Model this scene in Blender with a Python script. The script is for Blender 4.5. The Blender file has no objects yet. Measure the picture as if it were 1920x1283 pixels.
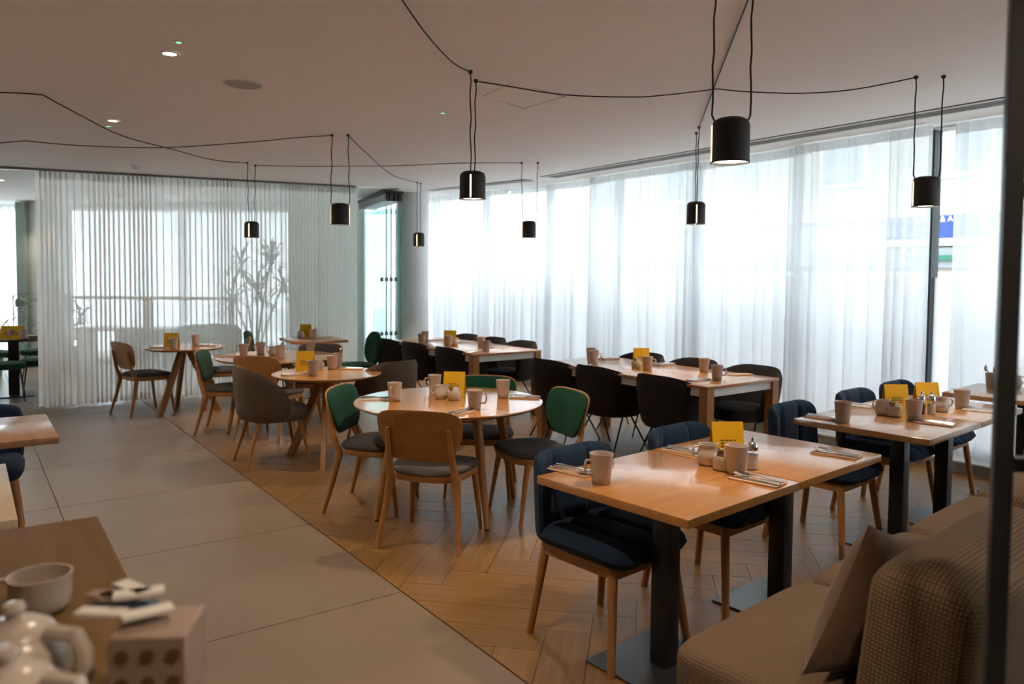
import bpy, bmesh, math, random
from mathutils import Vector, Matrix
random.seed(7)
PI = math.pi
rad = math.radians
C = bpy.context.scene.collection
SC = bpy.context.scene

# ------------------------------------------------------------------ camera
FPX, PITCH, ROLL, EYE, CY = 1443.0, 0.0467, 0.0083, 1.609, 582.8
_f = Vector((0, math.cos(PITCH), -math.sin(PITCH)))
_u0 = Vector((0, math.sin(PITCH), math.cos(PITCH)))
_r0 = Vector((1, 0, 0))
_r = _r0*math.cos(ROLL) + _u0*math.sin(ROLL)
_u = _u0*math.cos(ROLL) - _r0*math.sin(ROLL)
cam_d = bpy.data.cameras.new('camera')
cam = bpy.data.objects.new('camera', cam_d)
C.objects.link(cam)
M = Matrix.Identity(4)
for i in range(3):
    M[i][0] = _r[i]; M[i][1] = _u[i]; M[i][2] = -_f[i]
M[2][3] = EYE
cam.matrix_world = M
cam_d.sensor_fit = 'HORIZONTAL'
cam_d.sensor_width = 36.0
cam_d.lens = FPX/1920*36
cam_d.shift_y = (CY-641.5)/1920
cam_d.clip_start = 0.05
cam_d.clip_end = 200
cam_d.dof.use_dof = True
cam_d.dof.focus_distance = 4.0
cam_d.dof.aperture_fstop = 2.8
SC.camera = cam

# ------------------------------------------------------------------ world, exposure
W = bpy.data.worlds.new('overcast_sky')
SC.world = W
W.use_nodes = True
_bg = W.node_tree.nodes['Background']
_bg.inputs[0].default_value = (0.85, 0.93, 1.0, 1)
_bg.inputs[1].default_value = 5.3
SC.view_settings.view_transform = 'Standard'
SC.view_settings.look = 'None'
SC.view_settings.gamma = 1
SC.view_settings.use_curve_mapping = False
SC.view_settings.exposure = 0.54
try:
    SC.cycles.use_denoising = True
    SC.cycles.max_bounces = 7
    SC.cycles.diffuse_bounces = 4
    SC.cycles.transparent_max_bounces = 16
    SC.cycles.use_adaptive_sampling = True
    SC.cycles.adaptive_threshold = 0.2
    SC.cycles.caustics_reflective = False
    SC.cycles.caustics_refractive = False
    SC.cycles.sample_clamp_indirect = 6
except Exception:
    pass

# ------------------------------------------------------------------ frames of reference
TH = rad(34)
UX = (math.cos(TH), math.sin(TH)); VX = (-math.sin(TH), math.cos(TH))
def UV(u, v): return (u*UX[0]+v*VX[0], u*UX[1]+v*VX[1])
def toUV(x, y): return (x*UX[0]+y*UX[1], x*VX[0]+y*VX[1])
EA = rad(41.3)
E2 = (math.cos(EA), math.sin(EA)); EN = (math.sin(EA), -math.cos(EA))
def AB(a, b): return (a*E2[0]+b*EN[0], a*E2[1]+b*EN[1])
def ceil_z(x, y): return 2.77 + 0.025*toUV(x, y)[0]
def ray(px, py): return _r*((px-960)/FPX) - _u*((py-CY)/FPX) + _f
def at(px, py, z):
    d = ray(px, py); t = (z-EYE)/d.z
    return (d.x*t, d.y*t)
def atc(px, py):
    d = ray(px, py); t = (2.77-EYE)/(d.z-0.025*(d.x*UX[0]+d.y*UX[1]))
    return Vector((d.x*t, d.y*t, EYE+d.z*t))
def zat(py, x, y):
    lo, hi = -1.0, 4.0
    for _ in range(40):
        m = (lo+hi)/2
        d = Vector((x, y, m-EYE)); yy = CY - FPX*d.dot(_u)/d.dot(_f)
        if yy > py: lo = m
        else: hi = m
    return m

# ------------------------------------------------------------------ materials
MATS = {}
def new_mat(name):
    m = bpy.data.materials.new(name); m.use_nodes = True
    nt = m.node_tree
    return m, nt, nt.nodes['Principled BSDF']
def plain(name, col, rough=0.5, metal=0.0, var=0.06, scale=8, bump=0.0, bscale=60, coat=0.0, sheen=0.0, spec=None):
    m, nt, b = new_mat(name)
    tc = nt.nodes.new('ShaderNodeTexCoord')
    n = nt.nodes.new('ShaderNodeTexNoise'); n.inputs['Scale'].default_value = scale; n.inputs['Detail'].default_value = 4
    nt.links.new(tc.outputs['Object'], n.inputs['Vector'])
    r = nt.nodes.new('ShaderNodeValToRGB')
    r.color_ramp.elements[0].position = 0.3; r.color_ramp.elements[1].position = 0.7
    r.color_ramp.elements[0].color = tuple(max(0, c*(1-var)) for c in col)+(1,)
    r.color_ramp.elements[1].color = tuple(min(1, c*(1+var)) for c in col)+(1,)
    nt.links.new(n.outputs['Fac'], r.inputs['Fac'])
    nt.links.new(r.outputs['Color'], b.inputs['Base Color'])
    b.inputs['Roughness'].default_value = rough
    b.inputs['Metallic'].default_value = metal
    if coat: b.inputs['Coat Weight'].default_value = coat; b.inputs['Coat Roughness'].default_value = 0.12
    if sheen: b.inputs['Sheen Weight'].default_value = sheen; b.inputs['Sheen Roughness'].default_value = 0.5
    if spec is not None: b.inputs['Specular IOR Level'].default_value = spec
    if bump:
        n2 = nt.nodes.new('ShaderNodeTexNoise'); n2.inputs['Scale'].default_value = bscale; n2.inputs['Detail'].default_value = 3
        nt.links.new(tc.outputs['Object'], n2.inputs['Vector'])
        bp = nt.nodes.new('ShaderNodeBump'); bp.inputs['Strength'].default_value = bump; bp.inputs['Distance'].default_value = 0.004
        nt.links.new(n2.outputs['Fac'], bp.inputs['Height']); nt.links.new(bp.outputs['Normal'], b.inputs['Normal'])
    MATS[name] = m
    return m
def wood(name, c1, c2, rough=0.4, axis=0, scale=3.0, stretch=12, coat=0.0, rnd=0.0, spec=None):
    m, nt, b = new_mat(name)
    tc = nt.nodes.new('ShaderNodeTexCoord'); mp = nt.nodes.new('ShaderNodeMapping')
    s = [stretch]*3; s[axis] = 1.0
    mp.inputs['Scale'].default_value = s
    nt.links.new(tc.outputs['Object'], mp.inputs['Vector'])
    n = nt.nodes.new('ShaderNodeTexNoise'); n.inputs['Scale'].default_value = scale; n.inputs['Detail'].default_value = 7; n.inputs['Roughness'].default_value = 0.62; n.inputs['Distortion'].default_value = 0.6
    vec = mp.outputs['Vector']
    if rnd:
        oi = nt.nodes.new('ShaderNodeObjectInfo')
        ml = nt.nodes.new('ShaderNodeMath'); ml.operation = 'MULTIPLY'; ml.inputs[1].default_value = 37.0
        nt.links.new(oi.outputs['Random'], ml.inputs[0])
        ad = nt.nodes.new('ShaderNodeVectorMath'); ad.operation = 'ADD'
        nt.links.new(vec, ad.inputs[0]); nt.links.new(ml.outputs[0], ad.inputs[1]); vec = ad.outputs[0]
    nt.links.new(vec, n.inputs['Vector'])
    r = nt.nodes.new('ShaderNodeValToRGB')
    r.color_ramp.elements[0].position = 0.32; r.color_ramp.elements[1].position = 0.68
    r.color_ramp.elements[0].color = tuple(c1)+(1,); r.color_ramp.elements[1].color = tuple(c2)+(1,)
    nt.links.new(n.outputs['Fac'], r.inputs['Fac'])
    out = r.outputs['Color']
    if rnd:
        mr = nt.nodes.new('ShaderNodeMapRange'); mr.inputs['To Min'].default_value = 1-rnd; mr.inputs['To Max'].default_value = 1+rnd
        nt.links.new(oi.outputs['Random'], mr.inputs['Value'])
        vm = nt.nodes.new('ShaderNodeVectorMath'); vm.operation = 'SCALE'
        nt.links.new(out, vm.inputs[0]); nt.links.new(mr.outputs[0], vm.inputs['Scale']); out = vm.outputs[0]
    nt.links.new(out, b.inputs['Base Color'])
    b.inputs['Roughness'].default_value = rough
    if spec is not None: b.inputs['Specular IOR Level'].default_value = spec
    if coat: b.inputs['Coat Weight'].default_value = coat; b.inputs['Coat Roughness'].default_value = 0.1
    bp = nt.nodes.new('ShaderNodeBump'); bp.inputs['Strength'].default_value = 0.12; bp.inputs['Distance'].default_value = 0.002
    nt.links.new(n.outputs['Fac'], bp.inputs['Height']); nt.links.new(bp.outputs['Normal'], b.inputs['Normal'])
    MATS[name] = m
    return m
def emis(name, col, strength):
    m, nt, b = new_mat(name)
    b.inputs['Base Color'].default_value = tuple(col)+(1,)
    b.inputs['Emission Color'].default_value = tuple(col)+(1,)
    b.inputs['Emission Strength'].default_value = strength
    MATS[name] = m
    return m
def sheer(name, col, transp, transl, weave=500):
    m = bpy.data.materials.new(name); m.use_nodes = True; nt = m.node_tree
    nt.nodes.remove(nt.nodes['Principled BSDF']); out = nt.nodes['Material Output']
    tr = nt.nodes.new('ShaderNodeBsdfTransparent'); tl = nt.nodes.new('ShaderNodeBsdfTranslucent'); df = nt.nodes.new('ShaderNodeBsdfDiffuse')
    tl.inputs[0].default_value = tuple(col)+(1,); df.inputs[0].default_value = tuple(col)+(1,)
    tc = nt.nodes.new('ShaderNodeTexCoord'); ns = nt.nodes.new('ShaderNodeTexNoise'); ns.inputs['Scale'].default_value = 3
    nt.links.new(tc.outputs['Object'], ns.inputs['Vector'])
    mr = nt.nodes.new('ShaderNodeMapRange'); mr.inputs['To Min'].default_value = transp-0.04; mr.inputs['To Max'].default_value = transp+0.04
    nt.links.new(ns.outputs['Fac'], mr.inputs['Value'])
    a = nt.nodes.new('ShaderNodeMixShader'); a.inputs[0].default_value = transl
    nt.links.new(df.outputs[0], a.inputs[1]); nt.links.new(tl.outputs[0], a.inputs[2])
    c = nt.nodes.new('ShaderNodeMixShader')
    nt.links.new(mr.outputs[0], c.inputs[0])
    nt.links.new(a.outputs[0], c.inputs[1]); nt.links.new(tr.outputs[0], c.inputs[2])
    nt.links.new(c.outputs[0], out.inputs[0])
    MATS[name] = m
    return m
def glassy(name, col, gloss=0.1, rough=0.02):
    m = bpy.data.materials.new(name); m.use_nodes = True; nt = m.node_tree
    nt.nodes.remove(nt.nodes['Principled BSDF']); out = nt.nodes['Material Output']
    tr = nt.nodes.new('ShaderNodeBsdfTransparent'); tr.inputs[0].default_value = tuple(col)+(1,)
    gl = nt.nodes.new('ShaderNodeBsdfGlossy'); gl.inputs['Roughness'].default_value = rough
    lw = nt.nodes.new('ShaderNodeLayerWeight'); lw.inputs[0].default_value = 0.5
    pw = nt.nodes.new('ShaderNodeMath'); pw.operation = 'POWER'; pw.inputs[1].default_value = 5.0
    nt.links.new(lw.outputs['Facing'], pw.inputs[0])
    fr = nt.nodes.new('ShaderNodeMath'); fr.operation = 'MULTIPLY_ADD'; fr.inputs[1].default_value = 0.6; fr.inputs[2].default_value = 0.035
    nt.links.new(pw.outputs[0], fr.inputs[0])
    mx = nt.nodes.new('ShaderNodeMixShader')
    if name == 'green_glass': mx.inputs[0].default_value = 0.02
    else: nt.links.new(fr.outputs[0], mx.inputs[0])
    nt.links.new(tr.outputs[0], mx.inputs[1]); nt.links.new(gl.outputs[0], mx.inputs[2])
    nt.links.new(mx.outputs[0], out.inputs[0])
    MATS[name] = m
    return m
def waffle(name, c1, c2, k):
    m, nt, b = new_mat(name)
    tc = nt.nodes.new('ShaderNodeTexCoord'); sp = nt.nodes.new('ShaderNodeSeparateXYZ')
    nt.links.new(tc.outputs['Object'], sp.inputs[0])
    spn = nt.nodes.new('ShaderNodeSeparateXYZ'); nt.links.new(tc.outputs['Normal'], spn.inputs[0])
    vals = []
    for ax in range(3):
        mu = nt.nodes.new('ShaderNodeMath'); mu.operation = 'MULTIPLY'; mu.inputs[1].default_value = k
        nt.links.new(sp.outputs[ax], mu.inputs[0])
        si = nt.nodes.new('ShaderNodeMath'); si.operation = 'SINE'; nt.links.new(mu.outputs[0], si.inputs[0])
        ab = nt.nodes.new('ShaderNodeMath'); ab.operation = 'ABSOLUTE'; nt.links.new(si.outputs[0], ab.inputs[0])
        na = nt.nodes.new('ShaderNodeMath'); na.operation = 'ABSOLUTE'; nt.links.new(spn.outputs[ax], na.inputs[0])
        mr = nt.nodes.new('ShaderNodeMapRange'); mr.inputs['From Min'].default_value = 0.55; mr.inputs['From Max'].default_value = 0.8
        nt.links.new(na.outputs[0], mr.inputs['Value'])
        mxm = nt.nodes.new('ShaderNodeMath'); mxm.operation = 'MAXIMUM'; nt.links.new(ab.outputs[0], mxm.inputs[0]); nt.links.new(mr.outputs[0], mxm.inputs[1])
        vals.append(mxm.outputs[0])
    mn = nt.nodes.new('ShaderNodeMath'); mn.operation = 'MINIMUM'
    nt.links.new(vals[0], mn.inputs[0]); nt.links.new(vals[1], mn.inputs[1])
    mn2 = nt.nodes.new('ShaderNodeMath'); mn2.operation = 'MINIMUM'
    nt.links.new(mn.outputs[0], mn2.inputs[0]); nt.links.new(vals[2], mn2.inputs[1])
    r = nt.nodes.new('ShaderNodeValToRGB')
    r.color_ramp.elements[0].position = 0.08; r.color_ramp.elements[1].position = 0.5
    r.color_ramp.elements[0].color = tuple(c1)+(1,); r.color_ramp.elements[1].color = tuple(c2)+(1,)
    nt.links.new(mn2.outputs[0], r.inputs['Fac']); nt.links.new(r.outputs['Color'], b.inputs['Base Color'])
    b.inputs['Roughness'].default_value = 0.9; b.inputs['Specular IOR Level'].default_value = 0.15
    bp = nt.nodes.new('ShaderNodeBump'); bp.inputs['Strength'].default_value = 0.5; bp.inputs['Distance'].default_value = 0.004
    nt.links.new(mn2.outputs[0], bp.inputs['Height']); nt.links.new(bp.outputs['Normal'], b.inputs['Normal'])
    MATS[name] = m
    return m

plain('ceiling_paint', (0.90, 0.855, 0.815), 0.9, var=0.015, scale=0.6)
plain('wall_paint', (0.72, 0.69, 0.64), 0.85, var=0.02, scale=1)
plain('warm_wall', (0.50, 0.40, 0.31), 0.8, var=0.05, scale=1)
plain('green_wall', (0.28, 0.36, 0.32), 0.8, var=0.03, scale=1)
plain('grey_green_wall', (0.62, 0.66, 0.62), 0.8, var=0.03, scale=1)
plain('white_column', (0.78, 0.79, 0.79), 0.7, var=0.02, scale=1)
plain('tile_stone', (0.210, 0.155, 0.112), 0.36, var=0.10, scale=1.6, bump=0.03, bscale=30, spec=0.4)
plain('grout', (0.10, 0.085, 0.07), 0.9)
plain('subfloor', (0.10, 0.06, 0.03), 0.9)
wood('plank_oak', (0.175, 0.086, 0.022), (0.262, 0.138, 0.042), rough=0.36, axis=0, scale=2.2, stretch=16, rnd=0.09, spec=0.4)
wood('oak_top', (0.40, 0.175, 0.048), (0.47, 0.225, 0.072), rough=0.22, axis=0, scale=2.0, stretch=14, coat=0.35)
wood('oak_top_grey', (0.33, 0.17, 0.075), (0.40, 0.22, 0.105), rough=0.24, axis=0, scale=2.0, stretch=14, coat=0.35)
wood('oak_leg', (0.31, 0.135, 0.038), (0.40, 0.19, 0.062), rough=0.42, axis=2, scale=3, stretch=14)
wood('oak_shell', (0.35, 0.15, 0.036), (0.41, 0.185, 0.05), rough=0.42, axis=0, scale=2, stretch=9)
wood('dark_oak', (0.105, 0.056, 0.020), (0.15, 0.082, 0.030), rough=0.7, spec=0.1, axis=0, scale=2, stretch=10)
wood('pale_oak', (0.42, 0.31, 0.22), (0.50, 0.38, 0.28), rough=0.3, axis=0, scale=2, stretch=12, coat=0.2)
plain('grey_fabric', (0.078, 0.071, 0.066), 0.95, var=0.25, scale=90, bump=0.4, bscale=180, sheen=0.06, spec=0.1)
plain('taupe_fabric', (0.125, 0.090, 0.066), 0.95, var=0.35, scale=120, bump=0.5, bscale=200, sheen=0.08, spec=0.1)
plain('charcoal_fabric', (0.028, 0.026, 0.027), 0.95, var=0.2, scale=90, bump=0.3, bscale=200, sheen=0.12, spec=0.1)
plain('navy_fabric', (0.012, 0.026, 0.055), 0.9, var=0.15, scale=80, bump=0.25, bscale=200, sheen=0.05, spec=0.12)
plain('green_fabric', (0.010, 0.062, 0.034), 0.9, var=0.15, scale=60, bump=0.25, bscale=200, sheen=0.08, spec=0.12)
waffle('waffle_fabric', (0.060, 0.036, 0.018), (0.185, 0.125, 0.076), 310)
waffle('waffle_fabric_fine', (0.085, 0.056, 0.034), (0.175, 0.118, 0.075), 330)
plain('pillow_fabric', (0.125, 0.074, 0.046), 0.95, var=0.12, scale=50, bump=0.3, bscale=150, sheen=0.2, spec=0.1)
plain('black_metal', (0.012, 0.012, 0.013), 0.42, var=0.1, metal=0.0, spec=0.5)
plain('black_plate', (0.030, 0.030, 0.033), 0.30, var=0.1, spec=0.6)
plain('lamp_black', (0.011, 0.011, 0.012), 0.55, var=0.05)
plain('cord_black', (0.014, 0.013, 0.013), 0.7)
plain('white_metal', (0.70, 0.70, 0.68), 0.4)
plain('grey_metal', (0.20, 0.205, 0.21), 0.4, metal=0.6)
plain('dark_frame', (0.030, 0.036, 0.042), 0.45)
plain('sill_white', (0.62, 0.63, 0.63), 0.45)
plain('sill_grey', (0.26, 0.255, 0.245), 0.5)
plain('steel', (0.62, 0.61, 0.60), 0.18, metal=1.0, var=0.03)
plain('ceramic', (0.47, 0.37, 0.305), 0.28, var=0.03, scale=5, spec=0.5)
plain('cream_ceramic', (0.52, 0.45, 0.385), 0.25, var=0.03, spec=0.5)
plain('napkin_paper', (0.52, 0.34, 0.23), 0.9, var=0.06, scale=30)
plain('napkin_white', (0.75, 0.73, 0.71), 0.9, var=0.04, scale=30)
plain('menu_yellow', (0.60, 0.335, 0.006), 0.5, var=0.03, spec=0.3)
plain('menu_ink', (0.10, 0.06, 0.02), 0.6)
plain('sachet_brown', (0.24, 0.13, 0.05), 0.6, var=0.3, scale=60)
plain('sachet_white', (0.72, 0.68, 0.63), 0.6)
plain('sachet_blue', (0.10, 0.18, 0.36), 0.6)
plain('salt', (0.75, 0.70, 0.66), 0.8)
plain('peppercorn', (0.045, 0.03, 0.02), 0.8, var=0.4, scale=200)
plain('rail_grey', (0.22, 0.22, 0.215), 0.5)
plain('vent_white', (0.62, 0.61, 0.60), 0.5)
plain('vent_dark', (0.035, 0.035, 0.037), 0.7)
plain('speaker_mesh', (0.42, 0.41, 0.40), 0.7)
plain('facade_stone', (0.42, 0.385, 0.33), 0.9, var=0.08, scale=1)
plain('facade_white', (0.55, 0.55, 0.54), 0.8)
plain('facade_grey', (0.22, 0.23, 0.24), 0.7)
plain('facade_glass', (0.22, 0.24, 0.26), 0.15)
plain('asphalt', (0.50, 0.50, 0.50), 0.9, var=0.1)
plain('sign_blue', (0.003, 0.030, 0.24), 0.5)
plain('sign_green', (0.004, 0.10, 0.05), 0.5)
plain('sign_white', (0.85, 0.86, 0.88), 0.5)
plain('leaf_green', (0.030, 0.070, 0.028), 0.5, var=0.3, scale=10)
plain('trunk_brown', (0.13, 0.10, 0.07), 0.9, var=0.3, scale=20)
plain('pot_grey', (0.22, 0.22, 0.21), 0.7)
plain('lamp_green', (0.10, 0.16, 0.13), 0.5)
plain('tea_box', (0.30, 0.21, 0.165), 0.6, var=0.05)
plain('tea_dot', (0.13, 0.055, 0.018), 0.6)
emis('lens_warm', (1.0, 0.86, 0.66), 9.0)
emis('slit_warm', (1.0, 0.72, 0.36), 2.2)
emis('downlight_lens', (1.0, 0.84, 0.60), 6.0)
emis('led_green', (0.15, 1.0, 0.35), 1.2)
sheer('sheer_window', (0.93, 0.945, 0.97), 0.17, 0.70)
sheer('sheer_partition', (0.94, 0.91, 0.87), 0.27, 0.76)
sheer('sheer_header', (0.80, 0.80, 0.79), 0.12, 0.55)
sheer('frosted_film', (0.74, 0.76, 0.77), 0.10, 0.92)
sheer('frosted_bright', (0.90, 0.92, 0.93), 0.30, 0.95)
glassy('clear_glass', (0.93, 0.97, 0.97))
glassy('green_glass', (0.90, 0.972, 0.968))
glassy('jar_glass', (0.95, 0.95, 0.95))

# ------------------------------------------------------------------ mesh builder
class MB:
    def __init__(self): self.v = []; self.f = []
    def add(self, vs, fs):
        o = len(self.v); self.v += [tuple(p) for p in vs]; self.f += [tuple(i+o for i in f) for f in fs]
    def box(self, c, s, rot=None):
        hx, hy, hz = s[0]/2, s[1]/2, s[2]/2
        P = [Vector((x, y, z)) for x in (-hx, hx) for y in (-hy, hy) for z in (-hz, hz)]
        if rot is not None: P = [rot @ p for p in P]
        c = Vector(c)
        self.add([p+c for p in P], [(0,1,3,2),(4,6,7,5),(0,4,5,1),(2,3,7,6),(0,2,6,4),(1,5,7,3)])
    def prism(self, poly, z0, z1):
        n = len(poly)
        vs = [(x, y, z0) for x, y in poly]+[(x, y, z1) for x, y in poly]
        fs = [tuple(range(n-1, -1, -1)), tuple(range(n, 2*n))]+[(i, (i+1) % n, n+(i+1) % n, n+i) for i in range(n)]
        self.add(vs, fs)
    def tube(self, pts, radii, n=8, flat=None):
        pts = [Vector(p) for p in pts]
        if not isinstance(radii, (list, tuple)): radii = [radii]*len(pts)
        rings = []; up = None
        for i, p in enumerate(pts):
            d = (pts[min(i+1, len(pts)-1)]-pts[max(i-1, 0)]).normalized()
            if up is None:
                a = Vector((0, 0, 1)) if abs(d.z) < 0.9 else Vector((1, 0, 0))
            else: a = up
            x = d.cross(a)
            if x.length < 1e-6: x = d.cross(Vector((0, 1, 0)))
            x.normalize(); y = x.cross(d).normalized(); up = y
            fy = flat if flat else 1.0
            rings.append([p+x*(math.cos(2*PI*k/n)*radii[i])+y*(math.sin(2*PI*k/n)*radii[i]*fy) for k in range(n)])
        vs = [q for r in rings for q in r]; fs = []
        for i in range(len(rings)-1):
            for k in range(n):
                fs.append((i*n+k, i*n+(k+1) % n, (i+1)*n+(k+1) % n, (i+1)*n+k))
        fs.append(tuple(range(n-1, -1, -1))); m = (len(rings)-1)*n; fs.append(tuple(range(m, m+n)))
        self.add(vs, fs)
    def lathe(self, prof, n=20, c=(0, 0, 0), caps=(False, False)):
        vs = []; fs = []
        for r, z in prof:
            for k in range(n):
                a = 2*PI*k/n; vs.append((c[0]+r*math.cos(a), c[1]+r*math.sin(a), c[2]+z))
        for i in range(len(prof)-1):
            for k in range(n):
                fs.append((i*n+k, i*n+(k+1) % n, (i+1)*n+(k+1) % n, (i+1)*n+k))
        if caps[0]: fs.append(tuple(range(n-1, -1, -1)))
        if caps[1]: m = (len(prof)-1)*n; fs.append(tuple(range(m, m+n)))
        self.add(vs, fs)
    def slab(self, w, d, prof, p=2.0, n=32, warp=None):
        """stack of superellipse rings; prof = [(scale, z), ...] bottom to top, capped"""
        vs = []; fs = []
        for s, z in prof:
            for k in range(n):
                a = 2*PI*k/n; ca, sa = math.cos(a), math.sin(a)
                x = math.copysign(abs(ca)**(2/p), ca)*w/2*s; y = math.copysign(abs(sa)**(2/p), sa)*d/2*s
                vs.append(warp(x, y, z) if warp else (x, y, z))
        m = len(prof)
        for i in range(m-1):
            for k in range(n):
                fs.append((i*n+k, i*n+(k+1) % n, (i+1)*n+(k+1) % n, (i+1)*n+k))
        fs.append(tuple(range(n-1, -1, -1))); fs.append(tuple(range((m-1)*n, m*n)))
        self.add(vs, fs)
    def grid(self, fn, nu, nv, cu=False, cv=False):
        vs = [fn(i/(nu if cu else nu-1), j/(nv if cv else nv-1)) for i in range(nu) for j in range(nv)]
        fs = []
        for i in range(nu if cu else nu-1):
            for j in range(nv if cv else nv-1):
                a, b = i, (i+1) % nu; c, d = j, (j+1) % nv
                fs.append((a*nv+c, b*nv+c, b*nv+d, a*nv+d))
        self.add(vs, fs)
    def mesh(self, name, mat, bevel=0.0, seg=2, smooth=True, ang=42):
        me = bpy.data.meshes.new(name); me.from_pydata(self.v, [], self.f)
        bm = bmesh.new(); bm.from_mesh(me)
        bmesh.ops.recalc_face_normals(bm, faces=bm.faces)
        if bevel:
            ed = [e for e in bm.edges if len(e.link_faces) == 2 and e.calc_face_angle(0) > rad(30)]
            bmesh.ops.bevel(bm, geom=ed, offset=bevel, segments=seg, profile=0.5, affect='EDGES', clamp_overlap=True)
        bm.to_mesh(me); bm.free()
        me.materials.append(MATS[mat] if isinstance(mat, str) else mat)
        if smooth:
            me.shade_smooth(); me.set_sharp_from_angle(angle=rad(ang))
        return me
    def build(self, name, mat, parent=None, **kw):
        o = bpy.data.objects.new(name, self.mesh(name, mat, **kw)); C.objects.link(o)
        if parent is not None: o.parent = parent
        return o

def tag(o, label=None, cat=None, group=None, kind=None):
    if label: o['label'] = label
    if cat: o['category'] = cat
    if group: o['group'] = group
    if kind: o['kind'] = kind
    return o
def thing(name, label, cat, loc=(0, 0, 0), rz=0.0, group=None):
    o = bpy.data.objects.new(name, None); C.objects.link(o)
    o.empty_display_size = 0.1
    o.location = loc; o.rotation_euler = (0, 0, rz)
    return tag(o, label, cat, group)
def copy_tree(src, loc, rz, label=None, group=None, scale=None):
    r = src.copy(); C.objects.link(r); r.location = loc; r.rotation_euler = (0, 0, rz)
    if label: r['label'] = label
    if group: r['group'] = group
    if scale: r.scale = scale
    for ch in list(src.children):
        c = ch.copy(); C.objects.link(c); c.parent = r
        for g in list(ch.children):
            d = g.copy(); C.objects.link(d); d.parent = c
    return r
class Kind:
    """a prototype made on first use, copied afterwards"""
    def __init__(self, maker): self.maker = maker; self.proto = None
    def place(self, loc, rz, label, group=None, scale=None):
        if len(loc) == 2: loc = (loc[0], loc[1], 0)
        if self.proto is None:
            self.proto = self.maker()
            o = self.proto; o.location = loc; o.rotation_euler = (0, 0, rz)
            if scale: o.scale = scale
            o['label'] = label
            if group: o['group'] = group
            return o
        o = copy_tree(self.proto, loc, rz, label, group)
        o.scale = scale if scale else (1, 1, 1)
        return o
def bare(name, cat):
    o = bpy.data.objects.new(name, None); C.objects.link(o); o.empty_display_size = 0.1; o['category'] = cat
    return o
def struct(o): o['kind'] = 'structure'; return o
def face(deg): return rad(deg-90)   # local +y looks along this heading

# ------------------------------------------------------------------ floors
BA = rad(35.46)
def BU(u, v): return (u*math.cos(BA)-v*math.sin(BA), u*math.sin(BA)+v*math.cos(BA))
def clip(poly, planes):
    for (nx, ny, d) in planes:      # keep nx*x+ny*y <= d
        out = []
        for i in range(len(poly)):
            a, b = poly[i], poly[(i+1) % len(poly)]
            da, db = nx*a[0]+ny*a[1]-d, nx*b[0]+ny*b[1]-d
            if da <= 0: out.append(a)
            if (da < 0 < db) or (db < 0 < da):
                t = da/(da-db); out.append((a[0]+(b[0]-a[0])*t, a[1]+(b[1]-a[1])*t))
        poly = out
        if len(poly) < 3: return []
    return poly
def area(p): return 0.5*abs(sum(p[i][0]*p[(i+1) % len(p)][1]-p[(i+1) % len(p)][0]*p[i][1] for i in range(len(p))))
EDGE = 1.775
m = MB(); m.prism([BU(-9.5, -5), BU(9, -5), BU(9, 17.5), BU(-9.5, 17.5)], -0.08, -0.006)
floor = struct(m.build('floor', 'grout', smooth=False))
# tiles left of the timber, running on under the sheer partition
cb, sb = math.cos(BA), math.sin(BA)
TL = 1.28
tile_shared = MB(); tile_shared.box((0, 0, -0.004), (TL-0.006, TL-0.006, 0.012))
tile_me = tile_shared.mesh('floor_tile', 'tile_stone', bevel=0.0015, seg=1)
ncol = 0
for i in range(-6, 1):
    for j in range(-3, 10):
        u0 = EDGE-TL+i*TL+TL/2; v0 = 3.43+(j-1)*TL+TL/2
        x, y = BU(u0, v0)
        if y < -1.5 or x < -11.5: continue
        o = bpy.data.objects.new('floor_tile', tile_me); C.objects.link(o)
        o.location = (x, y, 0); o.rotation_euler = (0, 0, BA); o.parent = floor
# tiles of the room behind the partition, right of the timber edge line
for i in range(1, 5):
    for j in range(6, 10):
        u0 = EDGE-TL+i*TL+TL/2; v0 = 3.43+(j-1)*TL+TL/2
        x, y = BU(u0, v0)
        if v0-TL/2 < 10.4: continue
        o = bpy.data.objects.new('floor_tile', tile_me); C.objects.link(o)
        o.location = (x, y, 0); o.rotation_euler = (0, 0, BA); o.parent = floor
# herringbone planks
PW, PN = 0.2, 6
PL = PW*PN
HA = BA-rad(45)
ch, sh = math.cos(HA), math.sin(HA)
planes = [(-cb, -sb, -EDGE-0.004), (cb, sb, 7.35), (sb, -cb, 1.5), (-sb, cb, 10.9)]
planks = []
for k in range(-70, 90):
    for q in range(-8, 9):
        for kind in (0, 1):
            g = 0.0012
            if kind == 0: x0, y0, w, h = k*PW+2*PL*q, k*PW, PL, PW
            else: x0, y0, w, h = (k-1)*PW+2*PL*q, k*PW, PW, PL
            cx, cy = x0+w/2, y0+h/2
            X, Y = cx*ch-cy*sh, cx*sh+cy*ch
            if abs(X) > 12 or Y < -3 or Y > 16: continue
            pts = [(x0+g, y0+g), (x0+w-g, y0+g), (x0+w-g, y0+h-g), (x0+g, y0+h-g)]
            pts = [(a*ch-b*sh, a*sh+b*ch) for a, b in pts]
            pc = clip(pts, planes)
            if len(pc) >= 3 and area(pc) > 0.0003:
                mx = sum(p[0] for p in pc)/len(pc); my = sum(p[1] for p in pc)/len(pc)
                vis = my > 1.6 and abs(mx/my) < 0.75
                planks.append((vis, my, mx, pc, kind))
planks.sort(key=lambda t: (not t[0], t[1]))
rest = MB()
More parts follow.
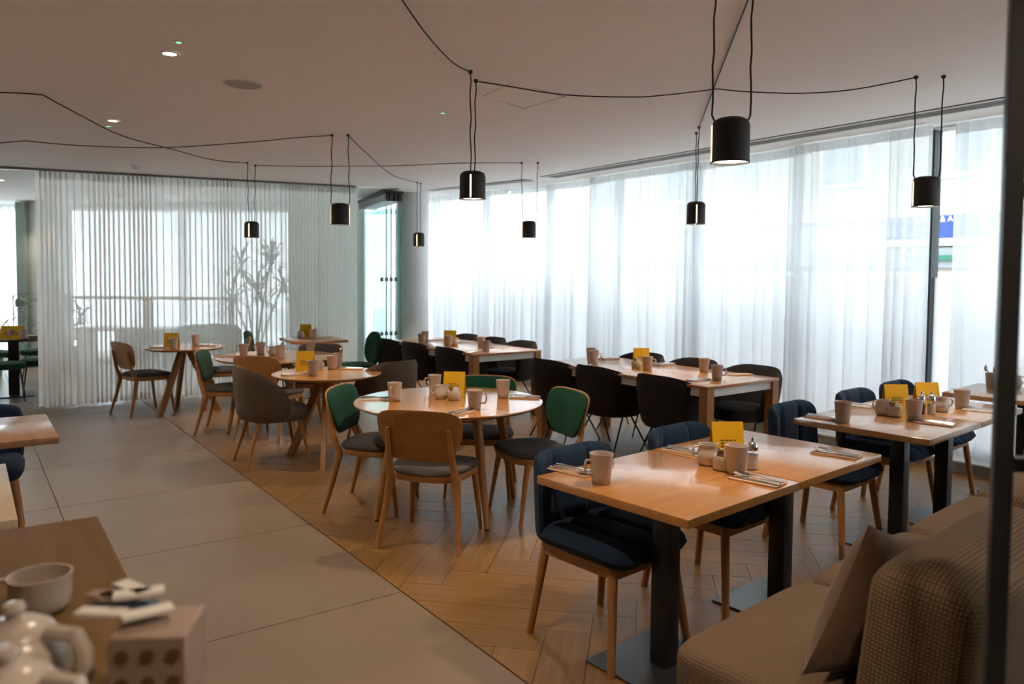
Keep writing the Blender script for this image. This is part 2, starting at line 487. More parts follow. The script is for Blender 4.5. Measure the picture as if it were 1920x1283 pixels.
for n, (vis, my, mx, pc, kind) in enumerate(planks):
    if n < 300:
        ang = HA+(PI/2 if kind else 0); ca, sa = math.cos(-ang), math.sin(-ang)
        b = MB(); b.prism([((x-mx)*ca-(y-my)*sa, (x-mx)*sa+(y-my)*ca) for x, y in pc], -0.01, 0.002+random.uniform(-0.0004, 0.0004))
        o = b.build('floor_plank', 'plank_oak', floor, smooth=False); o.location = (mx, my, 0); o.rotation_euler = (0, 0, ang)
    else: rest.prism(pc, -0.01, 0.002)
if rest.v:
    o = rest.build('floor_planks_beyond', 'plank_oak', floor, smooth=False); o['kind'] = 'stuff'

# ------------------------------------------------------------------ ceiling and walls
m = MB()
cq = [UV(-8, -5), UV(7.05, -5), UV(7.05, 8.6), UV(6.9, 9.5), UV(6.5, 11.9), UV(5.4, 12.9), UV(5.0, 10.72), UV(-8, 10.45)]
n = len(cq)
m.add([(x, y, ceil_z(x, y)) for x, y in cq]+[(x, y, ceil_z(x, y)+0.2) for x, y in cq],
      [tuple(range(n-1, -1, -1)), tuple(range(n, 2*n))]+[(i, (i+1) % n, n+(i+1) % n, n+i) for i in range(n)])
ceiling = struct(m.build('ceiling', 'ceiling_paint', smooth=False))
m = MB()
cq = [UV(-8, 10.5), UV(5.0, 10.77), UV(5.42, 12.95), (-0.9, 15.0), (-13, 15.0), (-13.5, 6.0)]
n = len(cq)
m.add([(x, y, ceil_z(x, y)-0.004) for x, y in cq]+[(x, y, ceil_z(x, y)+0.2) for x, y in cq],
      [tuple(range(n-1, -1, -1)), tuple(range(n, 2*n))]+[(i, (i+1) % n, n+(i+1) % n, n+i) for i in range(n)])
back_ceiling = struct(m.build('ceiling_back_room', 'ceiling_paint', smooth=False))
def wall_box(name, p, q, z0, z1, t, mat):
    p, q = Vector(p), Vector(q); d = (q-p); L = d.length; a = math.atan2(d.y, d.x)
    b = MB(); b.box((0, 0, 0), (L, t, z1-z0)); o = b.build(name, mat, smooth=False)
    o.location = ((p.x+q.x)/2, (p.y+q.y)/2, (z0+z1)/2); o.rotation_euler = (0, 0, a)
    return o
struct(wall_box('wall_blocker_behind', UV(-8, -4.9), UV(7.0, -4.9), -0.05, 3.1, 0.2, 'warm_wall'))  # unseen wall added behind the camera to keep sky light out
struct(wall_box('wall_blocker_left', UV(-6.2, -4.9), UV(-6.2, 10.4), -0.05, 3.0, 0.2, 'warm_wall'))  # unseen wall added on the left, also holding back sky light
struct(wall_box('wall_back_left', (-12.9, 6.0), (-12.9, 14.0), -0.05, 3.0, 0.2, 'grey_green_wall'))
# far wall of the back room with two window openings
FY = 13.75
struct(wall_box('wall_back_right', (-3.95, FY), (-2.62, FY), -0.05, 2.9, 0.18, 'grey_green_wall'))
struct(wall_box('wall_back_pier', (-8.22, FY-0.45), (-7.72, FY-0.45), -0.05, 2.9, 0.5, 'grey_green_wall'))
# green strip along the left front edge of the pier
m = MB(); m.box((0, 0, 1.38), (0.16, 0.55, 2.76)); o = struct(m.build('wall_green_pier', 'green_wall', smooth=False)); o.location = (-8.26, FY-0.52, 0)
struct(wall_box('wall_back_head', (-12.9, FY), (-3.95, FY), 2.68, 2.95, 0.18, 'wall_paint'))
struct(wall_box('wall_back_sill', (-12.9, FY), (-3.95, FY), -0.05, 0.12, 0.18, 'sill_white'))

# round white column beside the glass doors
m = MB(); m.lathe([(0.26, 0), (0.26, 2.93)], 40, caps=(True, True))
o = m.build('wall_column', 'white_column'); o.location = (-1.62, 12.55, 0); struct(o)

# ------------------------------------------------------------------ window wall (right)
WP = [UV(7.02, -3.0), UV(7.02, 8.5), UV(6.88, 9.5), UV(6.42, 12.0)]
def wpt(off, v):
    """point on the window line shifted inward by off"""
    if v <= 8.5: return UV(7.02-off, v)
    if v <= 9.5: t = v-8.5; return UV(7.02-0.14*t-off, v)
    t = (v-9.5)/2.5; return UV(6.88-0.46*t-off, v)
mull_v = [-1.95, -0.55, 0.86, 2.26, 3.66, 5.07, 6.47, 7.87, 9.27, 10.67, 11.95]
for i, v in enumerate(mull_v):
    m = MB(); m.box((0, 0, 1.5), (0.13, 0.055, 2.88))
    o = m.build('trim_%d' % (i+1), 'dark_frame', bevel=0.004, seg=1); x, y = wpt(-0.02, v); o.location = (x, y, 0); o.rotation_euler = (0, 0, TH if v < 9 else TH+rad(9)); struct(o)
for i in range(len(mull_v)-1):
    va, vb = mull_v[i]+0.03, mull_v[i+1]-0.03
    p, q = wpt(-0.03, va), wpt(-0.03, vb)
    w = bpy.data.objects.new('window_%d' % (i+1), None); C.objects.link(w); struct(w)
    d = Vector(q)-Vector(p); w.location = ((p[0]+q[0])/2, (p[1]+q[1])/2, 0); w.rotation_euler = (0, 0, math.atan2(d.y, d.x))
    L = d.length
    b = MB(); b.box((0, 0, 2.28), (L, 0.012, 1.32)); b.build('window_pane', 'clear_glass', w, smooth=False)
    b = MB(); b.box((0, 0, 0.865), (L, 0.012, 1.50)); b.build('frosted_pane', 'frosted_film', w, smooth=False)
    b = MB()
    for z in (0.10, 2.96): b.box((0, 0, z), (L, 0.10, 0.05))
    b.build('window_frame', 'dark_frame', w, smooth=False)
# plinth under the windows
for i, (va, vb) in enumerate([(-3, 8.5), (8.5, 9.5), (9.5, 12.0)]):
    p, q = wpt(0.16, va), wpt(0.16, vb)
    o = struct(wall_box('baseboard_window_%d' % (i+1), p, q, 0.0, 0.085, 0.50, 'sill_grey'))
    b = MB(); d = Vector(q)-Vector(p); b.box((0, 0, 0.049), (d.length, 0.52, 0.014)); b.build('sill_cap', 'sill_white', o, smooth=False)
struct(wall_box('wall_window_head', wpt(-0.03, -3), wpt(-0.03, 8.5), 2.93, 3.2, 0.2, 'wall_paint'))

# ------------------------------------------------------------------ curtains
def curtain(name, label, fp, s0, s1, zt, zb, pleats, amp, mat, header=True, group=None, seedv=0, sweep=0.0, mod=1.0):
    """fp(s, off) -> xy on the rail shifted by off towards the room"""
    rnd = random.Random(seedv)
    ph = [rnd.uniform(0, 6.28) for _ in range(5)]
    nx = int(pleats*9)+1; nz = 26
    def fn(i, j):
        s = i; h = j                       # h: 0 bottom, 1 top
        w = s+mod*(0.020*math.sin(2*PI*3*s+ph[0])+0.008*math.sin(2*PI*7*s+ph[1])+0.03*math.sin(2*PI*s))
        a = amp*(0.30+0.70*(1-h)**0.55)
        sag = 1+0.35*math.sin(2*PI*2*s+ph[2])
        ph_shift = 0.5*(1-h)*math.sin(2*PI*4*s+ph[3])
        off = a*sag*math.sin(2*PI*pleats*w+ph[4]+ph_shift)+0.3*a*math.sin(2*PI*pleats*1.7*w+ph[2])*(1-h)
        ss = s0+(s1-s0)*s + (s1-s0)*sweep*(1-h)*(1-s)
        ss += 0.25*amp*math.cos(2*PI*pleats*w+ph[4]+ph_shift)
        x, y = fp(ss, off)
        top = zt(x, y)
        z = zb+0.008*math.sin(2*PI*pleats*0.5*s+ph[0])+(top-zb)*h
        return (x, y, z)
    b = MB(); b.grid(fn, nx, nz)
    root = thing(name, label, 'curtain', group=group)
    o = b.build('curtain_fabric', mat, root, ang=180)
    if header:
        hb = MB()
        def hf(i, j):
            x, y, z = fn(i, 1.0); x2, y2, z2 = fn(i, 0.97)
            t = zt(x, y); return (x+(x2-x)*j, y+(y2-y)*j, t-0.075*(1-j)-0.001) if False else (x, y, t-0.08*(1-j)-0.002)
        def hf2(i, j):
            x, y, z = fn(i, 0.985); d = fp(0, 0.006); e = fp(0, 0.0)
            return (x+d[0]-e[0], y+d[1]-e[1], zt(x, y)-0.09*(1-j)-0.002)
        hb.grid(hf2, nx, 2); hb.build('header_tape', 'sheer_header', root, ang=180)
    hm = MB()
    def hem(i, j):
        x, y, z = fn(i, 0.0); x1, y1, z1 = fn(i, 0.03)
        d = fp(0, 0.004); e = fp(0, 0.0)
        return (x+d[0]-e[0], y+d[1]-e[1], z+0.07*j)
    hm.grid(hem, nx, 2); hm.build('hem', 'sheer_header' if mat == 'sheer_window' else mat, root, ang=180)
    return root
def win_fp(k):
    def fp(s, off): return wpt((0.30 if k % 2 else 0.19)+off, s)
    return fp
zc = lambda x, y: ceil_z(x, y)-0.012
cur = [('curtain', 'sheer white window curtain hanging beside the round white column', 11.75, 9.80, 13, 1),
       ('curtain', 'sheer white window curtain behind the far long table', 9.88, 8.05, 12, 2),
       ('curtain', 'sheer white window curtain behind the chairs between the two long tables', 8.12, 6.15, 13, 3),
       ('curtain', 'sheer white window curtain behind the middle of the near long table', 6.22, 4.82, 11, 4),
       ('curtain', 'sheer white window curtain ending at the open strip of glass', 4.90, 3.53, 12, 5),
       ('curtain', 'sheer white window curtain at the far right beyond the open strip of glass', 3.40, 0.7, 16, 6)]
for nm, lb, a, b_, pl, sd in cur:
    curtain(nm, lb, win_fp(sd), a, b_, zc, 0.075, pl, 0.052, 'sheer_window', seedv=sd, group='window curtains', sweep=(0.0))
# a curtain further back, between column and the far wall, lit from outside
def bk_fp(s, off): return (-1.55-1.15*s+off*0.3, 13.35+0.5*s-off)
curtain('curtain', 'narrow bright sheer curtain behind the stacked glass doors', bk_fp, 0.0, 1.0, lambda x, y: 2.75, 0.03, 9, 0.03, 'sheer_window', seedv=11)
# long partition curtain
PA, PB = Vector(UV(0.44, 10.40)), Vector(UV(4.40, 10.60))
PD = (PB-PA); PLN = PD.length; PD.normalize(); PN_ = Vector((PD.y, -PD.x))
def par_fp(s, off):
    p = PA+PD*(s*PLN)+PN_*off; return (p.x, p.y)
curtain('partition_curtain', 'long translucent curtain dividing the two rooms behind the left round table', par_fp, 0.0, 0.86, lambda x, y: ceil_z(x, y)-0.02, 0.025, 58, 0.024, 'sheer_partition', seedv=21, mod=0.55)
curtain('partition_curtain', 'short greenish sheer curtain beside the folded glass doors', par_fp, 0.855, 1.0, lambda x, y: ceil_z(x, y)-0.02, 0.025, 13, 0.022, 'sheer_partition', seedv=22, mod=0.35)
# curtains at the far windows of the back room
def far_fp(s, off): return (s, FY-0.18-off)
curtain('back_room_curtain', 'bright sheer curtain at the far left edge behind the palm', far_fp, -11.2, -8.40, lambda x, y: ceil_z(x, y)-0.03, 0.03, 22, 0.035, 'sheer_window', seedv=31)
curtain('back_room_curtain', 'pale sheer curtain at the back window seen dimly through the left of the partition', far_fp, -7.68, -5.80, lambda x, y: ceil_z(x, y)-0.03, 0.03, 14, 0.03, 'sheer_window', seedv=32)
curtain('back_room_curtain', 'pale sheer curtain at the back window seen dimly behind the spiky tree', far_fp, -5.86, -3.98, lambda x, y: ceil_z(x, y)-0.03, 0.03, 14, 0.03, 'sheer_window', seedv=33)
# rail of the partition
b = MB(); p0, p1 = PA-PD*4.0, PB
b.tube([(0, 0, 0), (p1.x-p0.x, p1.y-p0.y, ceil_z(p1.x, p1.y)-ceil_z(p0.x, p0.y))], 0.014, 4)
o = b.build('partition_rail', 'rail_grey'); o.location = (p0.x, p0.y, ceil_z(p0.x, p0.y)-0.012); tag(o, 'slim grey ceiling rail carrying the long partition curtain', 'rail')

# ------------------------------------------------------------------ back window glass and frames
for i, (xa, xb) in enumerate([(-12.8, -8.35), (-7.70, -5.85), (-5.85, -3.95)]):
    w = bpy.data.objects.new('window_%d' % (i+21), None); C.objects.link(w); struct(w); w.location = ((xa+xb)/2, FY, 0)
    b = MB(); b.box((0, 0, 1.42), (xb-xa, 0.012, 2.6)); b.build('window_pane', 'clear_glass', w, smooth=False)
    b = MB()
    for x in (-(xb-xa)/2+0.03, (xb-xa)/2-0.03): b.box((x, 0, 1.42), (0.035, 0.06, 2.6))
    b.build('window_frame', 'white_metal', w, smooth=False)

# ------------------------------------------------------------------ folded glass doors
gd = thing('folding_glass_door', 'stack of folded clear glass door panels under a dark track', 'glass door', (0, 0, 0))
ga = Vector(UV(4.94, 10.72)); gdir = Vector((math.cos(rad(114)), math.sin(rad(114)))); gside = Vector((gdir.y, -gdir.x))
for k in range(4):
    p = ga+gside*(0.075*k)
    b = MB(); b.box((0.88, 0, 1.36), (1.72, 0.012, 2.58)); o = b.build('glass_panel', 'green_glass', gd, smooth=False)
    o.location = (p.x, p.y, 0); o.rotation_euler = (0, 0, rad(114))
    b = MB(); b.box((0.025, 0, 1.36), (0.008, 0.018, 2.58)); e = b.build('edge_seal', 'grey_metal', gd, smooth=False); e.location = (p.x, p.y, 0); e.rotation_euler = (0, 0, rad(114))
    b = MB(); b.box((0.88, 0, 2.70), (1.75, 0.05, 0.11)); e = b.build('top_rail', 'grey_metal', gd, bevel=0.004, seg=1); e.location = (p.x, p.y, 0.06); e.rotation_euler = (0, 0, rad(114))
    b = MB(); b.box((0.012, 0, 2.70), (0.012, 0.022, 0.11)); e = b.build('track_end', 'black_metal', gd, smooth=False); e.location = (p.x-gdir.x*0.01, p.y-gdir.y*0.01, 0.06); e.rotation_euler = (0, 0, rad(114))
    for z in (1.52, 0.68):
        b = MB(); b.tube([(0.30, -0.02, z), (0.30, 0.02, z)], 0.033, 16); e = b.build('finger_pull', 'grey_metal', gd); e.location = (p.x, p.y, 0); e.rotation_euler = (0, 0, rad(114))
b = MB(); b.box((0.88, 0.0, 2.835), (1.80, 0.30, 0.05)); o = b.build('track', 'black_metal', gd, bevel=0.004, seg=1); p = ga+gside*0.11; o.location = (p.x, p.y, 0); o.rotation_euler = (0, 0, rad(114))

# ------------------------------------------------------------------ ceiling fittings
def downlight(px, py, label, back=False, power=7):
    if back:
        p = atc(px, py); p.z -= 0.004
    else: p = atc(px, py)
    downlight_at(p, label, power)
def downlight_at(p, label, power):
    t = thing('downlight', label, 'downlight', (p.x, p.y, p.z-0.002), 0, 'recessed ceiling downlights')
    b = MB(); b.lathe([(0.036, 0.0), (0.036, -0.003), (0.052, -0.004), (0.055, 0.001)], 24); b.build('trim_ring', 'white_metal', t)
    b = MB(); b.lathe([(0.0005, -0.001), (0.037, -0.001)], 24); b.build('lens', 'downlight_lens', t)
    ld = bpy.data.lights.new('downlight_spot', 'SPOT'); ld.energy = power*10; ld.color = (1.0, 0.79, 0.56); ld.spot_size = rad(100); ld.spot_blend = 0.6; ld.shadow_soft_size = 0.04
    lo = bpy.data.objects.new('downlight_spot', ld); C.objects.link(lo); lo.parent = t; lo.location = (0, 0, -0.02)
downlight(318, 100, 'recessed round downlight lit on the ceiling nearest the speaker grille')
downlight(212, 226, 'recessed round downlight lit beside the slack black cable at left')
downlight(75, 373, 'lit downlight on the back room ceiling left of the partition curtain', True, 3)
downlight(2, 337, 'lit downlight on the back room ceiling at the left picture edge', True, 3)
downlight(210, 369, 'lit downlight glowing through the partition curtain at left', True, 3)
downlight(350, 363, 'lit downlight glowing through the partition curtain at centre', True, 3)
for i, (u, v) in enumerate([(0.8, 2.3), (0.8, 0.1), (0.8, -2.2), (-2.0, 6.8), (-2.0, 4.5), (-2.0, 2.3), (-2.0, 0.1), (3.6, 0.1), (3.6, -2.2), (-4.4, 4.5), (-4.4, 2.3)]):
    x, y = UV(u, v)
    downlight_at(Vector((x, y, ceil_z(x, y))), 'recessed round downlight outside the view', 7)
def led(px, py, label):
    p = atc(px, py); t = thing('emergency_light', label, 'emergency light', (p.x, p.y, p.z), TH, 'green emergency lights')
    b = MB(); b.box((0, 0, -0.003), (0.05, 0.05, 0.006)); b.build('housing', 'white_metal', t, bevel=0.001, seg=1)
    b = MB(); b.lathe([(0.0005, -0.008), (0.013, -0.007), (0.018, -0.004)], 12); b.build('indicator', 'led_green', t)
led(335, 78, 'small green indicator light beside the top downlight')
led(203, 236, 'small green indicator light beside the lower downlight')
led(830, 211, 'small green indicator light left of the centre pendant cords')
p = atc(456, 158); t = thing('ceiling_speaker', 'round flat speaker grille set in the ceiling', 'speaker', (p.x, p.y, p.z))
b = MB(); b.lathe([(0.122, 0.0), (0.122, -0.006), (0.112, -0.008), (0.108, -0.004)], 40); b.build('rim', 'vent_white', t)
b = MB(); b.lathe([(0.0005, -0.006), (0.06, -0.006), (0.109, -0.004)], 40); b.build('grille', 'speaker_mesh', t)
p = atc(256, 311); t = thing('smoke_detector', 'small round smoke detector on the ceiling near the partition', 'smoke detector', (p.x, p.y, p.z))
b = MB(); b.lathe([(0.062, 0.0), (0.062, -0.012), (0.055, -0.016)], 24, caps=(True, True)); b.build('base', 'white_metal', t)
b = MB(); b.lathe([(0.042, -0.016), (0.046, -0.03), (0.036, -0.042), (0.0005, -0.044)], 24); b.build('sensor_head', 'wall_paint', t)
# access panel outline
hp = [atc(905, 180), atc(960, 155), atc(1060, 180), atc(985, 203)]
cen = sum(hp, Vector())/4
b = MB()
for i in range(4):
    p, q = hp[i], hp[(i+1) % 4]
    d = (q-p); L = d.length; a = math.atan2(d.y, d.x)
    b.box(((p+q)/2-cen)+Vector((0, 0, -0.0005)), (L, 0.004, 0.003), Matrix.Rotation(a, 3, 'Z'))
o = b.build('access_panel', 'speaker_mesh', smooth=False); o.location = cen; tag(o, 'thin outline of a flush access panel in the ceiling', 'access panel')
# linear slot diffusers
def diffuser(p, q, label, wdt=0.30):
    d = Vector(q)-Vector(p); L = d.length; a = math.atan2(d.y, d.x); cx, cy = (p[0]+q[0])/2, (p[1]+q[1])/2
    t = thing('linear_vent', label, 'vent', (cx, cy, ceil_z(cx, cy)-0.001), a)
    slope = math.asin(0.025)*0  # vents run along the window where the ceiling is level
    b = MB(); b.box((0, 0, -0.001), (L, wdt*0.62, 0.002)); b.build('dark_slot', 'vent_dark', t, smooth=False)
    for k in range(4):
        b = MB(); b.box((0, (k-1.5)*wdt*0.145, -0.004), (L, wdt*0.032, 0.006)); b.build('slat', 'vent_white', t, smooth=False)
    for s in (-1, 1):
        b = MB(); b.box((0, s*wdt*0.36, -0.005), (L+0.02, wdt*0.13, 0.010)); b.build('frame_bar', 'vent_white', t, smooth=False)
        b = MB(); b.box((0, s*wdt*0.47, -0.003), (L+0.03, 0.006, 0.007)); b.build('shadow_gap', 'vent_dark', t, smooth=False)
diffuser(UV(6.22, 8.35), UV(6.22, 0.8), 'long linear air vent in the ceiling along the right windows')
diffuser(UV(5.66, 10.75), UV(6.16, 8.75), 'short linear air vent in the ceiling near the column', 0.2)

# ------------------------------------------------------------------ pendants
def make_pendant(c, hooks, ztop, zbot, label):
    """c = lamp xy; hooks = two ceiling points"""
    R = 0.08
    t = thing('pendant_lamp', label, 'pendant lamp', (c[0], c[1], zbot), 0, 'black cylinder pendants')
    H = ztop-zbot
    b = MB(); b.lathe([(R+0.003, 0), (R+0.001, 0.006), (R, 0.02), (R, H-0.035), (R-0.008, H-0.014), (R-0.028, H-0.003), (0.0005, H)], 36); b.lathe([(R+0.003, 0), (R-0.003, 0.0), (R-0.004, H-0.05), (0.0005, H-0.04)], 36)
    b.build('shade', 'lamp_black', t)
    b = MB(); b.lathe([(0.0005, 0.010), (R-0.005, 0.010)], 32); b.build('lens', 'lens_warm', t)
    hv = Vector(hooks[1])-Vector(hooks[0]); hv.z = 0
    if hv.length < 1e-3: hv = Vector((1, 0, 0))
    hv.normalize()
    for s in (-1, 1):
        e = hv*s
        b = MB(); b.box((0, 0, 0), (0.006, 0.009, H*0.80), Matrix.Rotation(math.atan2(e.y, e.x), 3, 'Z'))
        o = b.build('light_slit', 'slit_warm', t, smooth=False); o.location = (e.x*(R-0.001), e.y*(R-0.001), H*0.43)
        hk = Vector(hooks[0 if s < 0 else 1])-Vector((c[0], c[1], zbot))
        a = Vector((e.x*(R-0.012), e.y*(R-0.012), H-0.02)); a2 = Vector((e.x*(R+0.002), e.y*(R+0.002), H+0.01))
        b = MB(); wob = [hk.lerp(a2, k/8)+Vector((0.004*math.sin(k*2.1), 0.004*math.cos(k*1.7), 0))*(0 if k in (0, 8) else 1) for k in range(9)]
        b.tube([hk+Vector((0, 0, -0.004))]+wob+[a], 0.0042, 6); b.build('cord', 'cord_black', t)
        b = MB(); b.lathe([(0.013, 0.0), (0.014, -0.012), (0.009, -0.020), (0.0005, -0.021)], 12, c=(hk.x, hk.y, hk.z)); b.build('ceiling_hook', 'cord_black', t)
    ld = bpy.data.lights.new('pendant_spot', 'SPOT'); ld.energy = 60; ld.color = (1.0, 0.79, 0.56); ld.spot_size = rad(105); ld.spot_blend = 0.5; ld.shadow_soft_size = 0.05
    lo = bpy.data.objects.new('pendant_spot', ld); C.objects.link(lo); lo.parent = t; lo.location = (0, 0, 0.004)
    return t
HOOK = {}
def pend(key, h1, h2, lampx, ytop, ybot, label, depth=None):
    a, b = atc(*h1), atc(*h2)
    c = (a+b)/2
    Y = c.y if depth is None else depth
    d = ray(lampx, (ytop+ybot)/2); X = d.x/d.y*Y
    zt, zb = zat(ytop+1, X, Y), zat(ybot-4, X, Y)
    off = Vector((X-c.x, Y-c.y, 0))
    a2, b2 = a+off, b+off
    for h in (a2, b2): h.z = ceil_z(h.x, h.y)
    HOOK[key] = (a2, b2)
    make_pendant((X, Y), (a2, b2), zt, zb, label)
pend('P1', (883, 132), (893, 149), 886, 320, 378, 'black pendant lamp over the near round table')
pend('P3', (1721, 152), (1771, 151), 1736, 330, 392, 'black pendant lamp in front of the open strip of glass', 4.95)
pend('P4', (1312, 237), (1307, 248), 1305, 377, 425, 'black pendant lamp with lit slit over the near long table')
pend('P5', (979, 304), (1009, 304), 992, 413, 450, 'black pendant lamp over the far long table')
pend('P6', (783, 341), (789, 343), 785, 435, 466, 'farthest and smallest black pendant lamp beside the column')
pend('P7', (621, 252), (651, 252), 638, 380, 426, 'black pendant lamp in front of the glass door stack')
pend('P8', (465, 304), (480, 309), 472, 414, 450, 'leftmost black pendant lamp in front of the partition curtain')
# nearest pendant, its hooks lie above the frame
X2, Y2 = 0.928, 3.32
h1 = Vector((X2-0.078, Y2, 0)); h2 = Vector((X2+0.078, Y2, 0))
for h in (h1, h2): h.z = ceil_z(h.x, h.y)
HOOK['P2'] = (h1, h2)
make_pendant((X2, Y2), (h1, h2), zat(221, X2, Y2), zat(306, X2, Y2), 'nearest and largest black pendant lamp at upper right')
def cable(pts_px, label, a=None, b=None):
    A = a.copy() if a is not None else atc(*pts_px[0]); B = b.copy() if b is not None else atc(*pts_px[-1])
    d = (B-A); d.z = 0; nrm = Vector((d.y, -d.x, 0)).normalized()
    P = [A+Vector((0, 0, -0.01))]
    for q in pts_px[1:-1]:
        r = ray(*q); den = r.dot(nrm)
        if abs(den) < 1e-4: continue
        t = (A-Vector((0, 0, EYE))).dot(nrm)/den
        p = Vector((0, 0, EYE))+r*t
        p.z = min(p.z, ceil_z(p.x, p.y)-0.006)
        P.append(p)
    P.append(B+Vector((0, 0, -0.01)))
    # smooth
    out = []
    for i in range(len(P)-1):
        p0, p1, p2, p3 = P[max(i-1, 0)], P[i], P[i+1], P[min(i+2, len(P)-1)]
        for k in range(4):
            t = k/4
            out.append(0.5*((2*p1)+(p2-p0)*t+(2*p0-5*p1+4*p2-p3)*t*t+(3*p1-p0-3*p2+p3)*t**3))
    out.append(P[-1])
    c = MB(); base = out[0].copy(); c.tube([p-base for p in out], 0.0042, 6)
    o = c.build('ceiling_cable', 'cord_black'); o.location = base
    tag(o, label, 'cable', 'cables swagged between the pendants')
cable([(745, -18), (800, 65), (850, 118), (883, 132)], 'black cable dropping from the top edge to the centre pendant', b=HOOK['P1'][0])
cable([(893, 149), (960, 163), (1060, 178), (1185, 182), (1250, 178), (1345, 164)], 'black cable sagging right from the centre pendant', a=HOOK['P1'][1])
cable([(1345, 164), (1400, 172), (1500, 175), (1600, 168), (1721, 152)], 'black cable running to the pendant before the open glass', b=HOOK['P3'][0])
cable([(1395, -10), (1345, 130), (1312, 237)], 'thin taut cable from the nearest pendant to the slit lamp', a=HOOK['P2'][1], b=HOOK['P4'][0])
cable([(-30, 170), (40, 173), (80, 175)], 'short black cable entering at the left edge, upper', None)
cable([(80, 175), (150, 216), (230, 255), (330, 282), (400, 300), (465, 304)], 'black cable sagging diagonally to the leftmost pendant', b=HOOK['P8'][0])
cable([(-30, 269), (47, 262)], 'short black cable entering at the left edge, lower', None)
cable([(47, 262), (150, 273), (300, 277), (450, 268), (560, 258), (621, 252)], 'long black cable running from the left to the glass door pendant', b=HOOK['P7'][0])
cable([(480, 309), (600, 312), (740, 311), (860, 306), (979, 304)], 'black cable joining the leftmost pendant to the far table pendant', a=HOOK['P8'][1], b=HOOK['P5'][0])
cable([(651, 252), (690, 290), (730, 325), (760, 337), (783, 341)], 'thin cable sagging to the smallest pendant', a=HOOK['P7'][1], b=HOOK['P6'][0])

# ------------------------------------------------------------------ street outside
m = MB(); m.box((0, 0, -0.2), (60, 60, 0.2)); o = m.build('ground_street', 'asphalt', smooth=False); x, y = UV(37.5, 5); o.location = (x, y, 0); o.rotation_euler = (0, 0, TH); struct(o)
fb = thing('street_building', 'pale stone building across the street seen through the sheer curtains', 'building', UV(17.0, 4.0)+(0,), TH+PI/2)
# local x runs along the facade (window v direction), local -y... faces the room at local +y
b = MB(); b.box((0, -2.5, 6.0), (34, 5, 12.4)); b.build('wall', 'facade_stone', fb, smooth=False)
b = MB(); b.box((0, 0.06, 2.05), (33, 0.14, 0.42)); b.build('fascia', 'facade_grey', fb, smooth=False)
b = MB(); b.box((0, 0.05, 3.05), (33.4, 0.28, 0.22)); b.build('cornice', 'facade_white', fb, bevel=0.03, seg=1)
win_me = MB(); win_me.box((0, 0, 0), (1.25, 0.10, 1.7)); win_me = win_me.mesh('facade_window', 'facade_white', smooth=False)
pane_me = MB(); pane_me.box((0, 0.052, 0), (1.05, 0.012, 1.5)); pane_me = pane_me.mesh('pane', 'facade_glass', smooth=False)
for i in range(12):
    for z in (4.6, 7.4):
        o = bpy.data.objects.new('facade_window', win_me); C.objects.link(o); o.parent = fb; o.location = (-15.4+i*2.8, 0.03, z)
        p_ = bpy.data.objects.new('pane', pane_me); C.objects.link(p_); p_.parent = o
for i in range(7):
    b = MB(); b.box((0, 0.03, 0.9), (3.6, 0.05, 1.7)); o = b.build('shop_window', 'facade_white', fb, smooth=False); o.location = (-14.4+i*4.8, 0, 0)
# blue shop sign seen through the strip of clear glass
def on_facade(px, py):
    d = ray(px, py); t = (17.0-0.10)/(d.x*UX[0]+d.y*UX[1]); return Vector((d.x*t, d.y*t, EYE+d.z*t))
pa = on_facade(1754, 427); sz = (on_facade(1754, 405)-on_facade(1754, 447)).length
sg = thing('shop_sign', 'blue shop sign with white lettering seen through the strip of clear glass', 'sign', (pa.x, pa.y, pa.z), TH+PI/2)
b = MB(); b.box((0, 0.05, 0), (2.4, 0.08, sz)); b.build('board', 'sign_blue', sg, smooth=False)
def lettering(txt, size, parent, mat, loc):
    cu = bpy.data.curves.new('lettering', 'FONT'); cu.body = txt; cu.size = size; cu.extrude = 0.006; cu.align_x = 'CENTER'; cu.align_y = 'CENTER'
    to = bpy.data.objects.new('lettering', cu); C.objects.link(to)
    dg = bpy.context.evaluated_depsgraph_get(); me = bpy.data.meshes.new_from_object(to.evaluated_get(dg))
    bpy.data.objects.remove(to)
    me.materials.clear(); me.materials.append(MATS[mat])
    o = bpy.data.objects.new('lettering', me); C.objects.link(o); o.parent = parent
    o.rotation_euler = (PI/2, 0, PI); o.location = loc
    return o
lettering('A MEN & A', 0.17, sg, 'sign_white', (0.0, 0.10, sz*0.34))
pa = on_facade(1754, 454); b = MB(); b.box((0, 0.05, 0), (2.4, 0.08, 0.15)); o = b.build('sub_board', 'sign_white', sg, smooth=False); o.location = (0, 0, -sz/2-0.075)
for k in range(6):
    b = MB(); b.box((0.5-0.16*k, 0.095, -sz/2-0.075), (0.10, 0.008, 0.05)); b.build('print_mark', 'facade_grey', sg, smooth=False)
pa = on_facade(1754, 484); gs = thing('shop_sign', 'small green lit sign under the blue shop sign', 'sign', (pa.x, pa.y, pa.z), TH+PI/2)
b = MB(); b.box((0, 0.09, 0), (0.9, 0.05, 0.11)); b.build('board', 'sign_green', gs, smooth=False)
lettering('ENLI', 0.09, gs, 'led_green', (0, 0.12, 0))
